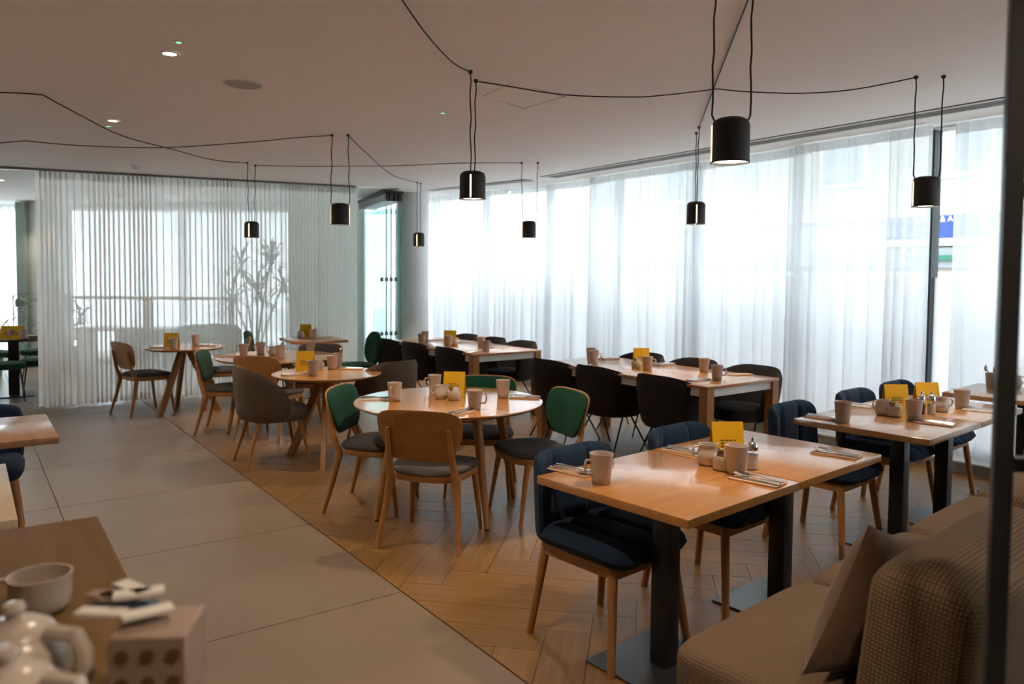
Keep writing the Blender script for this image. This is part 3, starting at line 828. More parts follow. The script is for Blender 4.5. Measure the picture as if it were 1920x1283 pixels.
# round white letter forms on the grey fascia
pa = on_facade(1618, 481); ls = thing('fascia_letters', 'round white letter shapes on the grey fascia across the street', 'sign', (pa.x, pa.y, pa.z), TH+PI/2)
def arc(cx, r, a0, a1, w):
    b = MB(); n = 14; vs = []; 
    for k in range(n+1):
        a = rad(a0+(a1-a0)*k/n)
        for rr in (r-w, r):
            for yy in (0.10, 0.14): vs.append((cx+rr*math.cos(a), yy, rr*math.sin(a)))
    fs = []
    for k in range(n):
        q = k*4; r_ = q+4
        fs += [(q, q+1, r_+1, r_), (q+2, r_+2, r_+3, q+3), (q, r_, r_+2, q+2), (q+1, q+3, r_+3, r_+1)]
    fs += [(0, 2, 3, 1), (n*4, n*4+1, n*4+3, n*4+2)]
    b.add(vs, fs); b.build('letter', 'sign_white', ls, smooth=False)
arc(0.42, 0.13, 90, 270, 0.05); arc(0.30, 0.15, 110, 250, 0.05)
arc(-0.14, 0.14, 0, 360, 0.07); arc(-0.25, 0.20, 110, 250, 0.06)

# ------------------------------------------------------------------ chair kinds (local +y is the way the sitter faces)
def leg(parent, top, foot, r0, r1, mat, n=10, name='leg', mid=None, flat=None):
    b = MB()
    if mid: b.tube([top, mid, foot], [r0, (r0+r1)/2*1.05, r1], n, flat)
    else: b.tube([top, foot], [r0, r1], n, flat)
    return b.build(name, mat, parent)
def make_wood_chair(pad):
    def mk():
        t = bare('dining_chair', 'chair')
        b = MB(); b.slab(0.50, 0.47, [(0.90, 0.432), (0.985, 0.436), (1.0, 0.448), (0.985, 0.460), (0.93, 0.470), (0.75, 0.476), (0.4, 0.479), (0.01, 0.480)], 3.0, 40, warp=lambda x, y, z: (x*(1+0.10*(y/0.235)), y+0.02, z-0.012*(1-(x/0.25)**2)*(1 if z > 0.44 else 0)))
        b.build('seat', 'grey_fabric', t)
        b = MB(); b.slab(0.485, 0.455, [(0.88, 0.385), (0.97, 0.392), (1.0, 0.425), (0.985, 0.433)], 3.2, 40, warp=lambda x, y, z: (x*(1+0.10*(y/0.235)), y+0.02, z))
        b.build('seat_frame', 'oak_leg', t)
        for s in (-1, 1):
            leg(t, (s*0.205, 0.165, 0.42), (s*0.232, 0.235, 0), 0.023, 0.0115, 'oak_leg', mid=(s*0.212, 0.19, 0.30))
            b = MB(); b.tube([(s*0.252, -0.275, 0), (s*0.226, -0.215, 0.22), (s*0.205, -0.180, 0.40), (s*0.196, -0.224, 0.52), (s*0.188, -0.270, 0.72)], [0.0125, 0.019, 0.026, 0.020, 0.012], 10)
            b.build('leg', 'oak_leg', t)
        def bend(x, z, y): # backrest local: x across, z up
            x = x*(1-0.20*sm(0.0, 0.17, 0.68-z))
            k = (z-0.68)/0.15
            w = 1.0+0.07*k
            return (x*w, -0.205-0.085*(z-0.50)/0.35+0.42*x*x+y, z)
        b = MB(); b.slab(0.51, 0.315, [(0.95, -0.012), (0.995, -0.009), (1.0, -0.004), (0.99, 0.0), (0.5, 0.0), (0.01, 0.0)], 5.6, 64, warp=lambda x, y, z: bend(x, 0.674+y+(-0.012 if y > 0 else 0)*((x/0.25)**2), z))
        b.build('backrest', 'oak_shell', t)
        b = MB(); b.slab(0.495, 0.30, [(0.99, 0.0), (1.0, 0.006), (0.985, 0.013), (0.93, 0.018), (0.6, 0.021), (0.01, 0.022)], 5.6, 64, warp=lambda x, y, z: bend(x, 0.674+y+(-0.012 if y > 0 else 0)*((x/0.25)**2), z))
        b.build('back_pad', pad, t)
        return t
    return mk
def tub(b, rx, ry, pw, amax, zt, zb, thick, flare, tuck, n=44, m=10):
    """padded shell wrapped round the back of a seat; s runs side to side, loop goes outer bottom-top, inner top-bottom"""
    def fn(i, j):
        s = 2*i-1; a = s*amax
        top = zt(abs(s)); q = j*2
        if q <= 1: h = q; side = 0.5
        else: h = 2-q; side = -0.5
        # rounded rim
        z = zb+(top-zb)*h
        edge = max(0.0, (h-0.90)/0.10); edge_b = max(0.0, (0.10-h)/0.10)
        th = thick*math.sqrt(max(0.02, 1-edge*edge*0.96))*math.sqrt(max(0.02, 1-edge_b*edge_b*0.9))
        endr = max(0.0, (abs(s)-0.93)/0.07); th *= math.sqrt(max(0.05, 1-endr*endr*0.95))
        k = (1-tuck)+tuck*min(1.0, h*1.6)**0.6 + flare*h
        sx, cx = math.sin(a), math.cos(a)
        X = math.copysign(abs(sx)**pw, sx)*rx*k; Y = -math.copysign(abs(cx)**pw, cx)*ry*k
        L = math.hypot(X, Y) or 1
        return (X+X/L*th*side, Y+Y/L*th*side, z)
    nn, mm = n, 2*m
    o = len(b.v)
    b.grid(fn, nn, mm, False, True)
    b.f.append(tuple(o+j for j in range(mm))); b.f.append(tuple(o+(nn-1)*mm+j for j in reversed(range(mm))))
def sm(a, b, x):
    t = max(0.0, min(1.0, (x-a)/(b-a))); return t*t*(3-2*t)
def make_tub_chair():
    t = bare('upholstered_chair', 'chair')
    b = MB(); tub(b, 0.265, 0.255, 0.86, rad(108), lambda s: 0.50+0.335*max(0.0, 1-max(0.0, (s-0.15)/0.86)**2.3)**0.62, 0.395, 0.042, 0.05, 0.10)
    b.build('shell', 'taupe_fabric', t)
    b = MB(); b.slab(0.52, 0.54, [(0.80, 0.375), (0.95, 0.39), (1.0, 0.43), (1.0, 0.455), (0.97, 0.478), (0.88, 0.492), (0.5, 0.498), (0.01, 0.50)], 2.8, 40, warp=lambda x, y, z: (x, y+0.045, z))
    b.build('seat', 'taupe_fabric', t)
    for sx in (-1, 1):
        leg(t, (sx*0.165, 0.20, 0.40), (sx*0.215, 0.285, 0), 0.021, 0.010, 'oak_leg')
        leg(t, (sx*0.155, -0.13, 0.40), (sx*0.222, -0.245, 0), 0.021, 0.010, 'oak_leg')
    return t
def make_metal_chair(fabric, name):
    def mk():
        t = bare(name, 'chair')
        b = MB(); tub(b, 0.285, 0.26, 0.80, rad(112), lambda s: 0.57+0.23*max(0.0, 1-max(0.0, (s-0.10)/0.92)**1.9)**0.75, 0.345, 0.045, 0.10, 0.13)
        b.build('shell', fabric, t)
        b = MB(); b.slab(0.50, 0.50, [(0.80, 0.345), (0.95, 0.36), (1.0, 0.40), (1.0, 0.43), (0.97, 0.452), (0.88, 0.463), (0.5, 0.468), (0.01, 0.47)], 2.8, 40, warp=lambda x, y, z: (x, y+0.055, z))
        b.build('seat', fabric, t)
        for sx in (-1, 1):
            for sy in (-1, 1):
                b = MB(); b.tube([(sx*0.16, sy*0.03, 0.355), (sx*0.195, sy*0.055, 0.335), (sx*0.255, sy*0.235, 0.0)], [0.0085, 0.0085, 0.007], 8); b.build('leg', 'black_metal', t)
            b = MB(); b.tube([(sx*0.16, -0.16, 0.352), (sx*0.16, 0.18, 0.352)], 0.008, 8); b.build('seat_rail', 'black_metal', t)
        return t
    return mk
def channel_pad(b, w, h, th, warp, seams=(-0.34, 0.34), c=0.42, nx=33, ny=21, puff=0.02):
    """upholstered panel with stitched channels; local x across, y along, z out"""
    def sq(u, v): return (u*math.sqrt(1-c*v*v/2*abs(v)**4), v*math.sqrt(1-c*u*u/2*abs(u)**4))
    def prof(u, v):
        e = (1-abs(u)**10)*(1-abs(v)**10)
        g = 0
        for s in seams: g = max(g, math.exp(-((u-s)/0.05)**2))
        return max(0.0, e)**0.5, g
    def side(sgn):
        def fn(i, j):
            u, v = 2*i-1, 2*j-1; x, y = sq(u, v); e, g = prof(u, v)
            z = sgn*(th/2*e) + (-sgn*puff*g*e)
            return warp(x*w/2, y*h/2, z)
        return fn
    o = len(b.v); b.grid(side(1), nx, ny); o2 = len(b.v); b.grid(side(-1), nx, ny)
    ring = [(0, j) for j in range(ny)]+[(i, ny-1) for i in range(1, nx)]+[(nx-1, j) for j in range(ny-2, -1, -1)]+[(i, 0) for i in range(nx-2, 0, -1)]
    for k in range(len(ring)):
        p, q = ring[k], ring[(k+1) % len(ring)]
        b.f.append((o+p[0]*ny+p[1], o+q[0]*ny+q[1], o2+q[0]*ny+q[1], o2+p[0]*ny+p[1]))
def make_blue_chair():
    t = bare('channel_chair', 'chair')
    b = MB(); channel_pad(b, 0.52, 0.53, 0.085, lambda x, y, z: (x, y+0.015, 0.462+z+0.10*x*x-0.015*sm(0.1, 0.28, y)), seams=(-0.36, 0.36))
    b.build('seat', 'navy_fabric', t)
    b = MB(); channel_pad(b, 0.53, 0.40, 0.07, lambda x, y, z: (x*(1-0.5*max(0, abs(x)-0.2)), -0.245-0.10*(y+0.215)*0.45+z+1.15*max(0.0, abs(x)-0.12)**2*3.2*(1-0.3*(y+0.2)), 0.618+y), seams=(-0.42, 0.42))
    b.build('backrest', 'navy_fabric', t)
    b = MB()
    for s in (-1, 1):
        b.box((s*0.20, 0.0, 0.397), (0.026, 0.42, 0.05)); b.box((0, s*0.205, 0.397), (0.40, 0.026, 0.05))
    b.build('seat_frame', 'oak_leg', t, bevel=0.004, seg=1)
    for sx in (-1, 1):
        leg(t, (sx*0.195, 0.195, 0.41), (sx*0.252, 0.245, 0), 0.022, 0.017, 'oak_leg', 12)
        leg(t, (sx*0.195, -0.195, 0.41), (sx*0.235, -0.255, 0), 0.022, 0.017, 'oak_leg', 12)
    return t
def make_green_side_chair():
    t = bare('green_side_chair', 'chair')
    b = MB(); b.slab(0.48, 0.47, [(0.86, 0.40), (0.97, 0.41), (1, 0.435), (0.98, 0.46), (0.8, 0.475), (0.01, 0.48)], 2.8, 36); b.build('seat', 'green_fabric', t)
    b = MB(); b.slab(0.43, 0.45, [(0.94, -0.03), (1, -0.015), (1, 0.015), (0.93, 0.03), (0.5, 0.036), (0.01, 0.037)], 2.4, 40, warp=lambda x, y, z: (x*(1.0+0.05*y), -0.235-0.16*(y+0.2)*0.6+0.5*x*x+z, 0.655+y*0.95))
    b.build('backrest', 'green_fabric', t)
    for sx in (-1, 1):
        leg(t, (sx*0.19, 0.17, 0.41), (sx*0.225, 0.225, 0), 0.009, 0.008, 'black_metal', 8)
        leg(t, (sx*0.19, -0.17, 0.41), (sx*0.225, -0.245, 0), 0.009, 0.008, 'black_metal', 8)
        b = MB(); b.tube([(sx*0.15, -0.18, 0.41), (sx*0.15, -0.25, 0.43), (sx*0.15, -0.26, 0.52)], 0.008, 8); b.build('back_bracket', 'black_metal', t)
    return t
def make_stool():
    t = bare('low_stool', 'stool')
    b = MB(); b.slab(0.44, 0.42, [(0.88, 0.40), (0.98, 0.41), (1, 0.44), (0.97, 0.47), (0.75, 0.48), (0.01, 0.482)], 3.0, 28); b.build('seat', 'green_fabric', t)
    for sx in (-1, 1):
        for sy in (-1, 1): leg(t, (sx*0.15, sy*0.15, 0.41), (sx*0.20, sy*0.20, 0), 0.010, 0.009, 'black_metal', 6)
        b = MB(); b.tube([(sx*0.182, -0.182, 0.16), (sx*0.182, 0.182, 0.16)], 0.006, 6); b.build('stretcher', 'black_metal', t)
    return t
GREEN_CH = Kind(make_wood_chair('green_fabric')); GREY_CH = Kind(make_wood_chair('grey_fabric'))
TUB_CH = Kind(make_tub_chair); DARK_CH = Kind(make_metal_chair('charcoal_fabric', 'charcoal_chair'))
BLUE_CH = Kind(make_blue_chair); EMER_CH = Kind(make_green_side_chair); STOOL = Kind(make_stool)

# near round table
GREY_CH.place((-0.47, 4.64), face(76), 'wooden chair showing its plain oak back in front of the near round table', 'wooden dining chairs')
GREEN_CH.place((0.17, 5.13), face(207), 'wooden chair with green back pad at the right of the near round table', 'wooden dining chairs')
GREEN_CH.place((-0.94, 5.29), face(-10), 'wooden chair with green back pad at the left of the near round table', 'wooden dining chairs')
GREEN_CH.place((-0.23, 5.67), face(-93), 'wooden chair with green back pad on the far side of the near round table', 'wooden dining chairs')
# left round table
GREY_CH.place((-4.19, 8.74), face(50), 'wooden chair with oak back standing leftmost against the partition curtain', 'wooden dining chairs')
GREY_CH.place((-3.42, 9.16), face(203), 'wooden chair with grey back pad on the far right of the left round table', 'wooden dining chairs')
# middle round table
GREEN_CH.place((-2.86, 7.74), face(8), 'wooden chair with green back pad at the left of the rear round table', 'wooden dining chairs')
GREY_CH.place((-2.33, 7.47), face(72), 'wooden chair showing its oak back in front of the rear round table', 'wooden dining chairs')
GREY_CH.place((-2.18, 8.36), face(-98), 'wooden chair with dark grey back pad on the far side of the rear round table', 'wooden dining chairs')
# small round table
TUB_CH.place((-2.04, 6.45), face(33), 'taupe upholstered tub chair with oak legs left of the small round table', 'taupe tub chairs')
TUB_CH.place((-1.17, 7.02), face(138), 'taupe upholstered tub chair right of the small round table', 'taupe tub chairs')
# square far table
EMER_CH.place((-1.98, 9.70), face(212), 'emerald green chair with rounded back right of the far square table', 'emerald chairs')
EMER_CH.place((-3.12, 9.86), face(10), 'emerald green chair mostly hidden left of the far square table', 'emerald chairs')
# long tables
LX = (-0.605, 0.796); LE = (0.796, 0.605)
def LT(c0, e, t): return (c0[0]+LE[0]*e+LX[0]*t, c0[1]+LE[1]*e+LX[1]*t)
T4, T5 = (1.525, 5.944), (-0.414, 8.228)
HD = math.degrees(math.atan2(LE[1], LE[0]))
nm3 = ['nearest', 'middle', 'farthest']
for i, t_ in enumerate([0.48, 1.25, 1.90]):
    DARK_CH.place(LT(T4, 0.20, t_), face(HD), '%s charcoal shell chair on the left side of the near long table' % nm3[i], 'charcoal chairs')
    DARK_CH.place(LT(T5, 0.20, t_), face(HD), '%s charcoal shell chair on the left side of the far long table' % nm3[i], 'charcoal chairs')
for i, t_ in enumerate([0.40, 1.08, 1.76]):
    DARK_CH.place(LT(T4, 0.98, t_), face(HD+180), '%s charcoal shell chair on the window side of the near long table' % nm3[i], 'charcoal chairs')
for i, t_ in enumerate([0.62, 1.24, 1.86]):
    DARK_CH.place(LT(T5, 0.96, t_), face(HD+180), '%s charcoal shell chair on the window side of the far long table' % nm3[i], 'charcoal chairs')
# blue chairs
HB = math.degrees(math.atan2(EN[1], EN[0]))
for a, lb in [(2.545, 'nearest navy channel-stitched chair in front of the near square table'),
              (3.35, 'navy channel-stitched chair tucked under the joined half of the near square table'),
              (4.52, 'navy chair half hidden at the left corner of the second square table'),
              (5.40, 'navy chair at the far half of the second square table'),
              (6.10, 'navy chair by the window in front of the farthest right table')]:
    BLUE_CH.place(AB(a, -2.235), face(HB), lb, 'navy chairs')
BLUE_CH.place((-3.16, 4.47), face(-58), 'navy chair under the square table at the left edge', 'navy chairs', scale=(1, 1, 0.95))

# ------------------------------------------------------------------ tables
def pedestal_table(name, loc, rz, label, top_mat, size=0.779, plate=0.46, off=(0, 0), group=None, ty=None):
    t = thing(name, label, 'table', (loc[0], loc[1], 0), rz, group)
    b = MB(); b.box((0, 0, 0.7325), (size, ty or size, 0.035)); b.build('tabletop', top_mat, t, bevel=0.003, seg=2)
    b = MB(); b.box((off[0], off[1], 0.36), (0.085, 0.085, 0.71)); b.build('column', 'black_metal', t, bevel=0.006, seg=2)
    b = MB(); b.box((off[0], off[1], 0.709), (0.34, 0.34, 0.010)); b.build('mounting_plate', 'black_metal', t, smooth=False)
    b = MB(); b.box((off[0], off[1], 0.006), (plate, plate, 0.012)); b.build('base_plate', 'black_plate', t, bevel=0.003, seg=1)
    return t
SG = 'square pedestal tables'
pedestal_table('square_table', AB(2.625, -1.985), EA, 'nearest oak square table with one mug and cutlery by the sofa end', 'oak_top', off=(-0.09, -0.07), group=SG)
pedestal_table('square_table', AB(3.415, -1.985), EA, 'oak square table joined behind the nearest one', 'oak_top', off=(0.03, -0.07), group=SG)
pedestal_table('square_table', AB(4.74, -1.965), EA, 'oak square table in the second row bearing two yellow cards', 'oak_top_grey', off=(0.03, -0.07), group=SG)
pedestal_table('square_table', AB(5.53, -1.965), EA, 'oak square table joined behind the second row table', 'oak_top_grey', off=(-0.06, -0.07), group=SG)
pedestal_table('square_table', AB(6.66, -1.81), EA, 'oak square table farthest right beside the window', 'oak_top_grey', off=(0.0, -0.05), group=SG)
pedestal_table('square_table', (-2.60, 10.06), rad(32), 'pale oak square table farthest back against the partition curtain', 'oak_top', size=0.70, group=SG)
lt = rad(-54.5)
c11 = Vector((-2.57, 4.275))+Vector((math.cos(lt-PI/2), math.sin(lt-PI/2)))*0.39
pedestal_table('square_table', (c11.x, c11.y), lt, 'oak square table cut by the left picture edge', 'oak_top_grey', off=(0, 0), group=SG)
c14 = Vector((-1.975, 3.015))+Vector((math.cos(lt-PI/2), math.sin(lt-PI/2)))*0.40
pedestal_table('square_table', (c14.x, c14.y), lt, 'pale topped table at the left edge beyond the coffee counter', 'pale_oak', size=0.94, ty=0.79, group=SG)

def round_table(loc, R, label, a0, kind):
    t = thing('round_table', label, 'table', (loc[0], loc[1], 0), 0, 'round oak tables')
    b = MB(); b.lathe([(0.0005, 0.722), (R-0.035, 0.722), (R-0.004, 0.738), (R, 0.743), (R-0.001, 0.748), (R-0.004, 0.75), (0.0005, 0.75)], 72); b.build('tabletop', 'oak_top', t, ang=30)
    if kind == 4:
        b = MB(); b.lathe([(R*0.60, 0.722), (R*0.60, 0.665), (R*0.57, 0.665), (R*0.57, 0.722)], 40); b.build('apron', 'oak_leg', t, ang=30)
        for k in range(4):
            a = rad(a0+90*k); c, s = math.cos(a), math.sin(a)
            leg(t, (c*R*0.60, s*R*0.60, 0.722), (c*R*0.82, s*R*0.82, 0.012), 0.034, 0.019, 'oak_leg', 16)
            b = MB(); b.lathe([(0.015, 0.0), (0.015, 0.014)], 10, c=(c*R*0.82, s*R*0.82, 0), caps=(True, True)); b.build('foot_glide', 'black_metal', t)
    else:
        b = MB(); b.lathe([(0.14, 0.722), (0.14, 0.70), (0.0005, 0.70)], 24); b.build('hub', 'oak_leg', t)
        for k in range(3):
            a = rad(a0+120*k); c, s = math.cos(a), math.sin(a)
            p0, p1 = Vector((c*0.045, s*0.045, 0.712)), Vector((c*R*0.84, s*R*0.84, 0.0))
            d = (p1-p0).normalized(); tn = Vector((-s, c, 0)); nn = d.cross(tn)
            b = MB(); vs = []
            for p, w, h in ((p0, 0.034, 0.026), (p1, 0.030, 0.022)):
                for sx, sy in ((-1, -1), (1, -1), (1, 1), (-1, 1)): vs.append(p+nn*(sx*w)+tn*(sy*h))
            for i_ in range(4, 8): # level feet
                q = vs[i_]; tt = (0.0-q.z)/d.z; vs[i_] = q+d*tt
            for i_ in range(0, 4):
                q = vs[i_]; tt = (0.715-q.z)/d.z; vs[i_] = q+d*tt
            b.add(vs, [(0, 1, 2, 3), (7, 6, 5, 4), (0, 4, 5, 1), (1, 5, 6, 2), (2, 6, 7, 3), (3, 7, 4, 0)])
            b.build('leg', 'oak_leg', t, bevel=0.004, seg=1)
    return t
round_table((-0.424, 5.21), 0.64, 'large round oak table nearest the camera', 32, 4)
round_table((-2.425, 7.91), 0.61, 'large round oak table behind the small one', 38, 4)
round_table((-1.589, 6.603), 0.46, 'small round oak table on angled trestle legs in the middle', -82, 3)
round_table((-3.774, 8.85), 0.44, 'small round oak table on angled legs before the partition curtain', -112, 3)

def long_table(c0, label):
    W_, L_ = 0.95, 2.10
    cx, cy = LT(c0, W_/2, L_/2)
    t = thing('long_table', label, 'table', (cx, cy, 0), math.atan2(LX[1], LX[0]), 'long tables')
    b = MB(); b.box((0, 0, 0.738), (L_, W_, 0.024)); b.build('tabletop', 'oak_top', t, bevel=0.003, seg=2)
    for s in (-1, 1):
        b = MB(); b.box((0, s*(W_/2-0.035), 0.692), (L_-0.17, 0.02, 0.065)); b.build('apron', 'white_metal', t, smooth=False)
        b = MB(); b.box((s*(L_/2-0.035), 0, 0.692), (0.02, W_-0.17, 0.065)); b.build('apron', 'white_metal', t, smooth=False)
        for r in (-1, 1):
            b = MB(); b.box((s*(L_/2-0.043), r*(W_/2-0.043), 0.363), (0.085, 0.085, 0.7255)); b.build('leg', 'oak_leg', t, bevel=0.004, seg=1)
    return t
long_table(T4, 'near long oak table with white apron by the windows')
long_table(T5, 'far long oak table with white apron by the column')

# ------------------------------------------------------------------ tableware kinds
def ring_handle(b, x0, zc_, h, out, r=0.0055, n=8, dirx=1):
    pts = [(x0*dirx, 0, zc_+h/2), ((x0+out*0.8)*dirx, 0, zc_+h/2+0.001), ((x0+out)*dirx, 0, zc_+h*0.28), ((x0+out)*dirx, 0, zc_-h*0.15), ((x0+out*0.75)*dirx, 0, zc_-h*0.45), ((x0-0.004)*dirx, 0, zc_-h/2)]
    b.tube(pts, r, n)
def make_mug():
    t = bare('mug', 'mug')
    b = MB(); b.lathe([(0.0005, 0.002), (0.034, 0.0), (0.038, 0.003), (0.0405, 0.03), (0.0495, 0.122), (0.0505, 0.125), (0.0485, 0.1255), (0.046, 0.120), (0.037, 0.012), (0.0005, 0.009)], 28); b.build('body', 'ceramic', t, ang=50)
    b = MB(); ring_handle(b, 0.044, 0.070, 0.060, 0.030); b.build('handle', 'ceramic', t)
    return t
def make_jug():
    t = bare('milk_jug', 'jug')
    def spout(x, y, z):
        k = max(0.0, (z-0.05)/0.035); a = math.atan2(y, x); w = math.exp(-(a/0.35)**2)
        return (x+0.014*k*w, y*(1-0.25*k*w), z+0.004*k*w)
    b = MB(); b.lathe([(0.0005, 0.001), (0.030, 0.0), (0.036, 0.004), (0.044, 0.028), (0.042, 0.050), (0.034, 0.070), (0.037, 0.085), (0.035, 0.085), (0.032, 0.070), (0.039, 0.048), (0.034, 0.010), (0.0005, 0.008)], 28)
    b.v = [spout(*p) for p in b.v]; b.build('body', 'cream_ceramic', t, ang=60)
    b = MB(); ring_handle(b, 0.034, 0.055, 0.042, 0.028, 0.0045, dirx=-1); b.build('handle', 'cream_ceramic', t)
    return t
def make_sugar():
    t = bare('sugar_bowl', 'bowl')
    b = MB(); b.lathe([(0.0005, 0.001), (0.030, 0.0), (0.037, 0.006), (0.038, 0.052), (0.036, 0.058), (0.033, 0.055), (0.033, 0.010), (0.0005, 0.008)], 24); b.build('bowl', 'cream_ceramic', t, ang=50)
    return t
def make_card():
    t = bare('menu_card', 'menu card')
    for s in (-1, 1):
        b = MB(); b.box((0, s*0.022, 0.084), (0.152, 0.0022, 0.172), Matrix.Rotation(s*0.26*0.98, 3, 'X')); b.build('leaf', 'menu_yellow', t, smooth=False)
    b = MB()
    rn = random.Random(5)
    for r_ in range(3):
        for k in range(4):
            b.box((-0.03+k*0.02, -0.0255-0.0067*(2-r_)*0.45+0.0, 0.055+r_*0.014), (rn.uniform(0.010, 0.018), 0.0006, 0.006), Matrix.Rotation(-0.255, 3, 'X'))
    for i_, v_ in enumerate(b.v):
        y = -0.0225-(0.084-v_[2])*math.tan(0.255)-0.0022
        b.v[i_] = (v_[0], y+(v_[1]+0.0255)*0.02, v_[2])
    b.build('print_mark', 'menu_ink', t, smooth=False)
    return t
def make_mill(fill):
    def mk():
        t = bare('spice_mill', 'spice mill')
        b = MB(); b.lathe([(0.0005, 0.0), (0.026, 0.0), (0.028, 0.004), (0.027, 0.075), (0.024, 0.085)], 20); b.build('jar', 'jar_glass', t)
        b = MB(); b.lathe([(0.0005, 0.004), (0.023, 0.004), (0.0225, 0.068), (0.0005, 0.070)], 16); b.build('filling', fill, t)
        b = MB(); b.lathe([(0.024, 0.085), (0.025, 0.090), (0.023, 0.112), (0.016, 0.122), (0.007, 0.126), (0.006, 0.130), (0.010, 0.136), (0.0085, 0.143), (0.0005, 0.145)], 20); b.build('head', 'steel', t)
        return t
    return mk
def make_napkin(mat):
    def mk():
        t = bare('napkin', 'napkin')
        b = MB(); b.box((0, 0, 0.002), (0.215, 0.105, 0.004)); b.build('lower_fold', mat, t, bevel=0.0015, seg=1)
        b = MB(); b.box((0.0, 0.003, 0.0055), (0.213, 0.098, 0.003)); b.build('upper_fold', mat, t, bevel=0.001, seg=1)
        return t
    return mk
def make_fork():
    t = bare('fork', 'fork')
    b = MB(); pts = [(-0.10, 0, 0.004), (-0.05, 0, 0.006), (0.02, 0, 0.008), (0.05, 0, 0.006)]
    b.tube(pts, [0.009, 0.0065, 0.004, 0.007], 8, 0.35); b.build('handle', 'steel', t)
    b = MB(); b.box((0.057, 0, 0.006), (0.018, 0.024, 0.002))
    for k in range(4): b.tube([(0.062, (k-1.5)*0.0072, 0.006), (0.085, (k-1.5)*0.007, 0.008), (0.105, (k-1.5)*0.0066, 0.015)], [0.0022, 0.002, 0.0012], 6)
    b.build('tines', 'steel', t)
    return t
def make_knife():
    t = bare('knife', 'knife')
    b = MB(); b.tube([(-0.11, 0, 0.005), (-0.06, 0, 0.006), (0.0, 0, 0.005)], [0.0085, 0.007, 0.006], 8, 0.4); b.build('handle', 'steel', t)
    b = MB(); b.prism([(0.0, -0.007), (0.09, -0.009), (0.11, -0.004), (0.115, 0.006), (0.0, 0.006)], 0.0042, 0.0058); b.build('blade', 'steel', t)
    return t
def make_spoon():
    t = bare('spoon', 'spoon')
    b = MB(); b.tube([(-0.10, 0, 0.004), (-0.05, 0, 0.006), (0.03, 0, 0.009), (0.055, 0, 0.006)], [0.0085, 0.006, 0.004, 0.006], 8, 0.35); b.build('handle', 'steel', t)
    b = MB(); b.slab(0.058, 0.036, [(0.25, 0.0005), (0.7, 0.003), (1.0, 0.009), (0.95, 0.0095), (0.6, 0.005), (0.01, 0.003)], 2.0, 20, warp=lambda x, y, z: (x+0.080, y, z)); b.build('bowl', 'steel', t)
    return t
MUG, JUG, SUG, CARD = Kind(make_mug), Kind(make_jug), Kind(make_sugar), Kind(make_card)
SALT, PEP = Kind(make_mill('salt')), Kind(make_mill('peppercorn'))
NAP, NAPW = Kind(make_napkin('napkin_paper')), Kind(make_napkin('napkin_white'))
FORK, KNIFE, SPOON = Kind(make_fork), Kind(make_knife), Kind(make_spoon)
TZ = 0.7505
def put(kind, px, py, rz, label, group, z=TZ, dz=0.0, scale=None):
    if kind is SUG: scale = (1.22, 1.22, 1.15)
    if kind is JUG: scale = (1.12, 1.12, 1.12)
    x, y = at(px, py, z); r_ = kind.place((x, y, z+dz), rz, label, group, scale)
    if kind is SUG: fill_sachets(x, y, z+dz, label)
    return r_
_sm = MB(); _sm.box((0, 0, 0), (0.028, 0.004, 0.055)); SACH = [_sm.mesh('sugar_sachet', 'sachet_brown', smooth=False)]
_sm = MB(); _sm.box((0, 0, 0), (0.028, 0.004, 0.055)); SACH.append(_sm.mesh('sugar_sachet', 'sachet_white', smooth=False))
def fill_sachets(x, y, z, label):
    rn = random.Random(3)
    where = label[label.index(' on the '):]
    for k in range(8):
        o = bpy.data.objects.new('sugar_sachet', SACH[0 if k % 3 else 1]); C.objects.link(o)
        o.location = (x+0.022*math.cos(k*2.4)*(0.4+0.6*(k % 2)), y-0.021+0.006*k, z+0.062)
        o.rotation_euler = (rn.uniform(-0.12, 0.12), rn.uniform(-0.4, 0.4), rn.uniform(-0.15, 0.15))
        tag(o, ('small brown' if k % 3 else 'small white')+' sugar sachet standing in the bowl'+where, 'sachet', 'sugar sachets'+where)
def setting(px, py, ang, where, white=False, spoon=True):
    """napkin with knife, fork and spoon; ang = heading of the handles' far ends"""
    x, y = at(px, py, TZ); a = rad(ang)
    (NAPW if white else NAP).place((x, y, TZ), a, ('white' if white else 'tan')+' folded napkin '+where, 'napkins')
    dx, dy = -math.sin(a), math.cos(a)
    rn = random.Random(px*7+py)
    KNIFE.place((x+dx*0.028, y+dy*0.028, TZ+0.007), a+rn.uniform(-0.06, 0.06), 'table knife '+where, 'knives')
    FORK.place((x, y, TZ+0.007), a+rn.uniform(-0.08, 0.08), 'fork '+where, 'forks')
    if spoon: SPOON.place((x-dx*0.03, y-dy*0.03, TZ+0.007), a+rn.uniform(-0.1, 0.1), 'spoon '+where, 'spoons')
G_M, G_J, G_S, G_C = 'tapered mugs', 'milk jugs', 'sugar bowls', 'yellow menu cards'
# near square tables
put(MUG, 1127, 906, rad(200), 'pale mug alone at the left corner of the nearest square table', G_M)
put(MUG, 1380, 888, rad(60), 'pale mug beside the spice mill on the near square tables', G_M)
put(JUG, 1326, 871, rad(10), 'cream milk jug on the near square tables', G_J)
put(SUG, 1356, 881, rad(40), 'sachet bowl between jug and mug on the near square tables', G_S)
put(CARD, 1362, 856, EA-PI/2+rad(52), 'yellow tent card on the near square tables', G_C)
put(SALT, 1410, 880, 0, 'salt mill on the near square tables', 'spice mills')
setting(1074, 884, -42, 'by the lone mug on the nearest square table')
setting(1286, 848, -42, 'left of the jug on the near square tables')
setting(1420, 903, 138, 'in front of the mug beside the salt mill')
setting(1568, 853, 138, 'alone at the right corner of the near square tables')
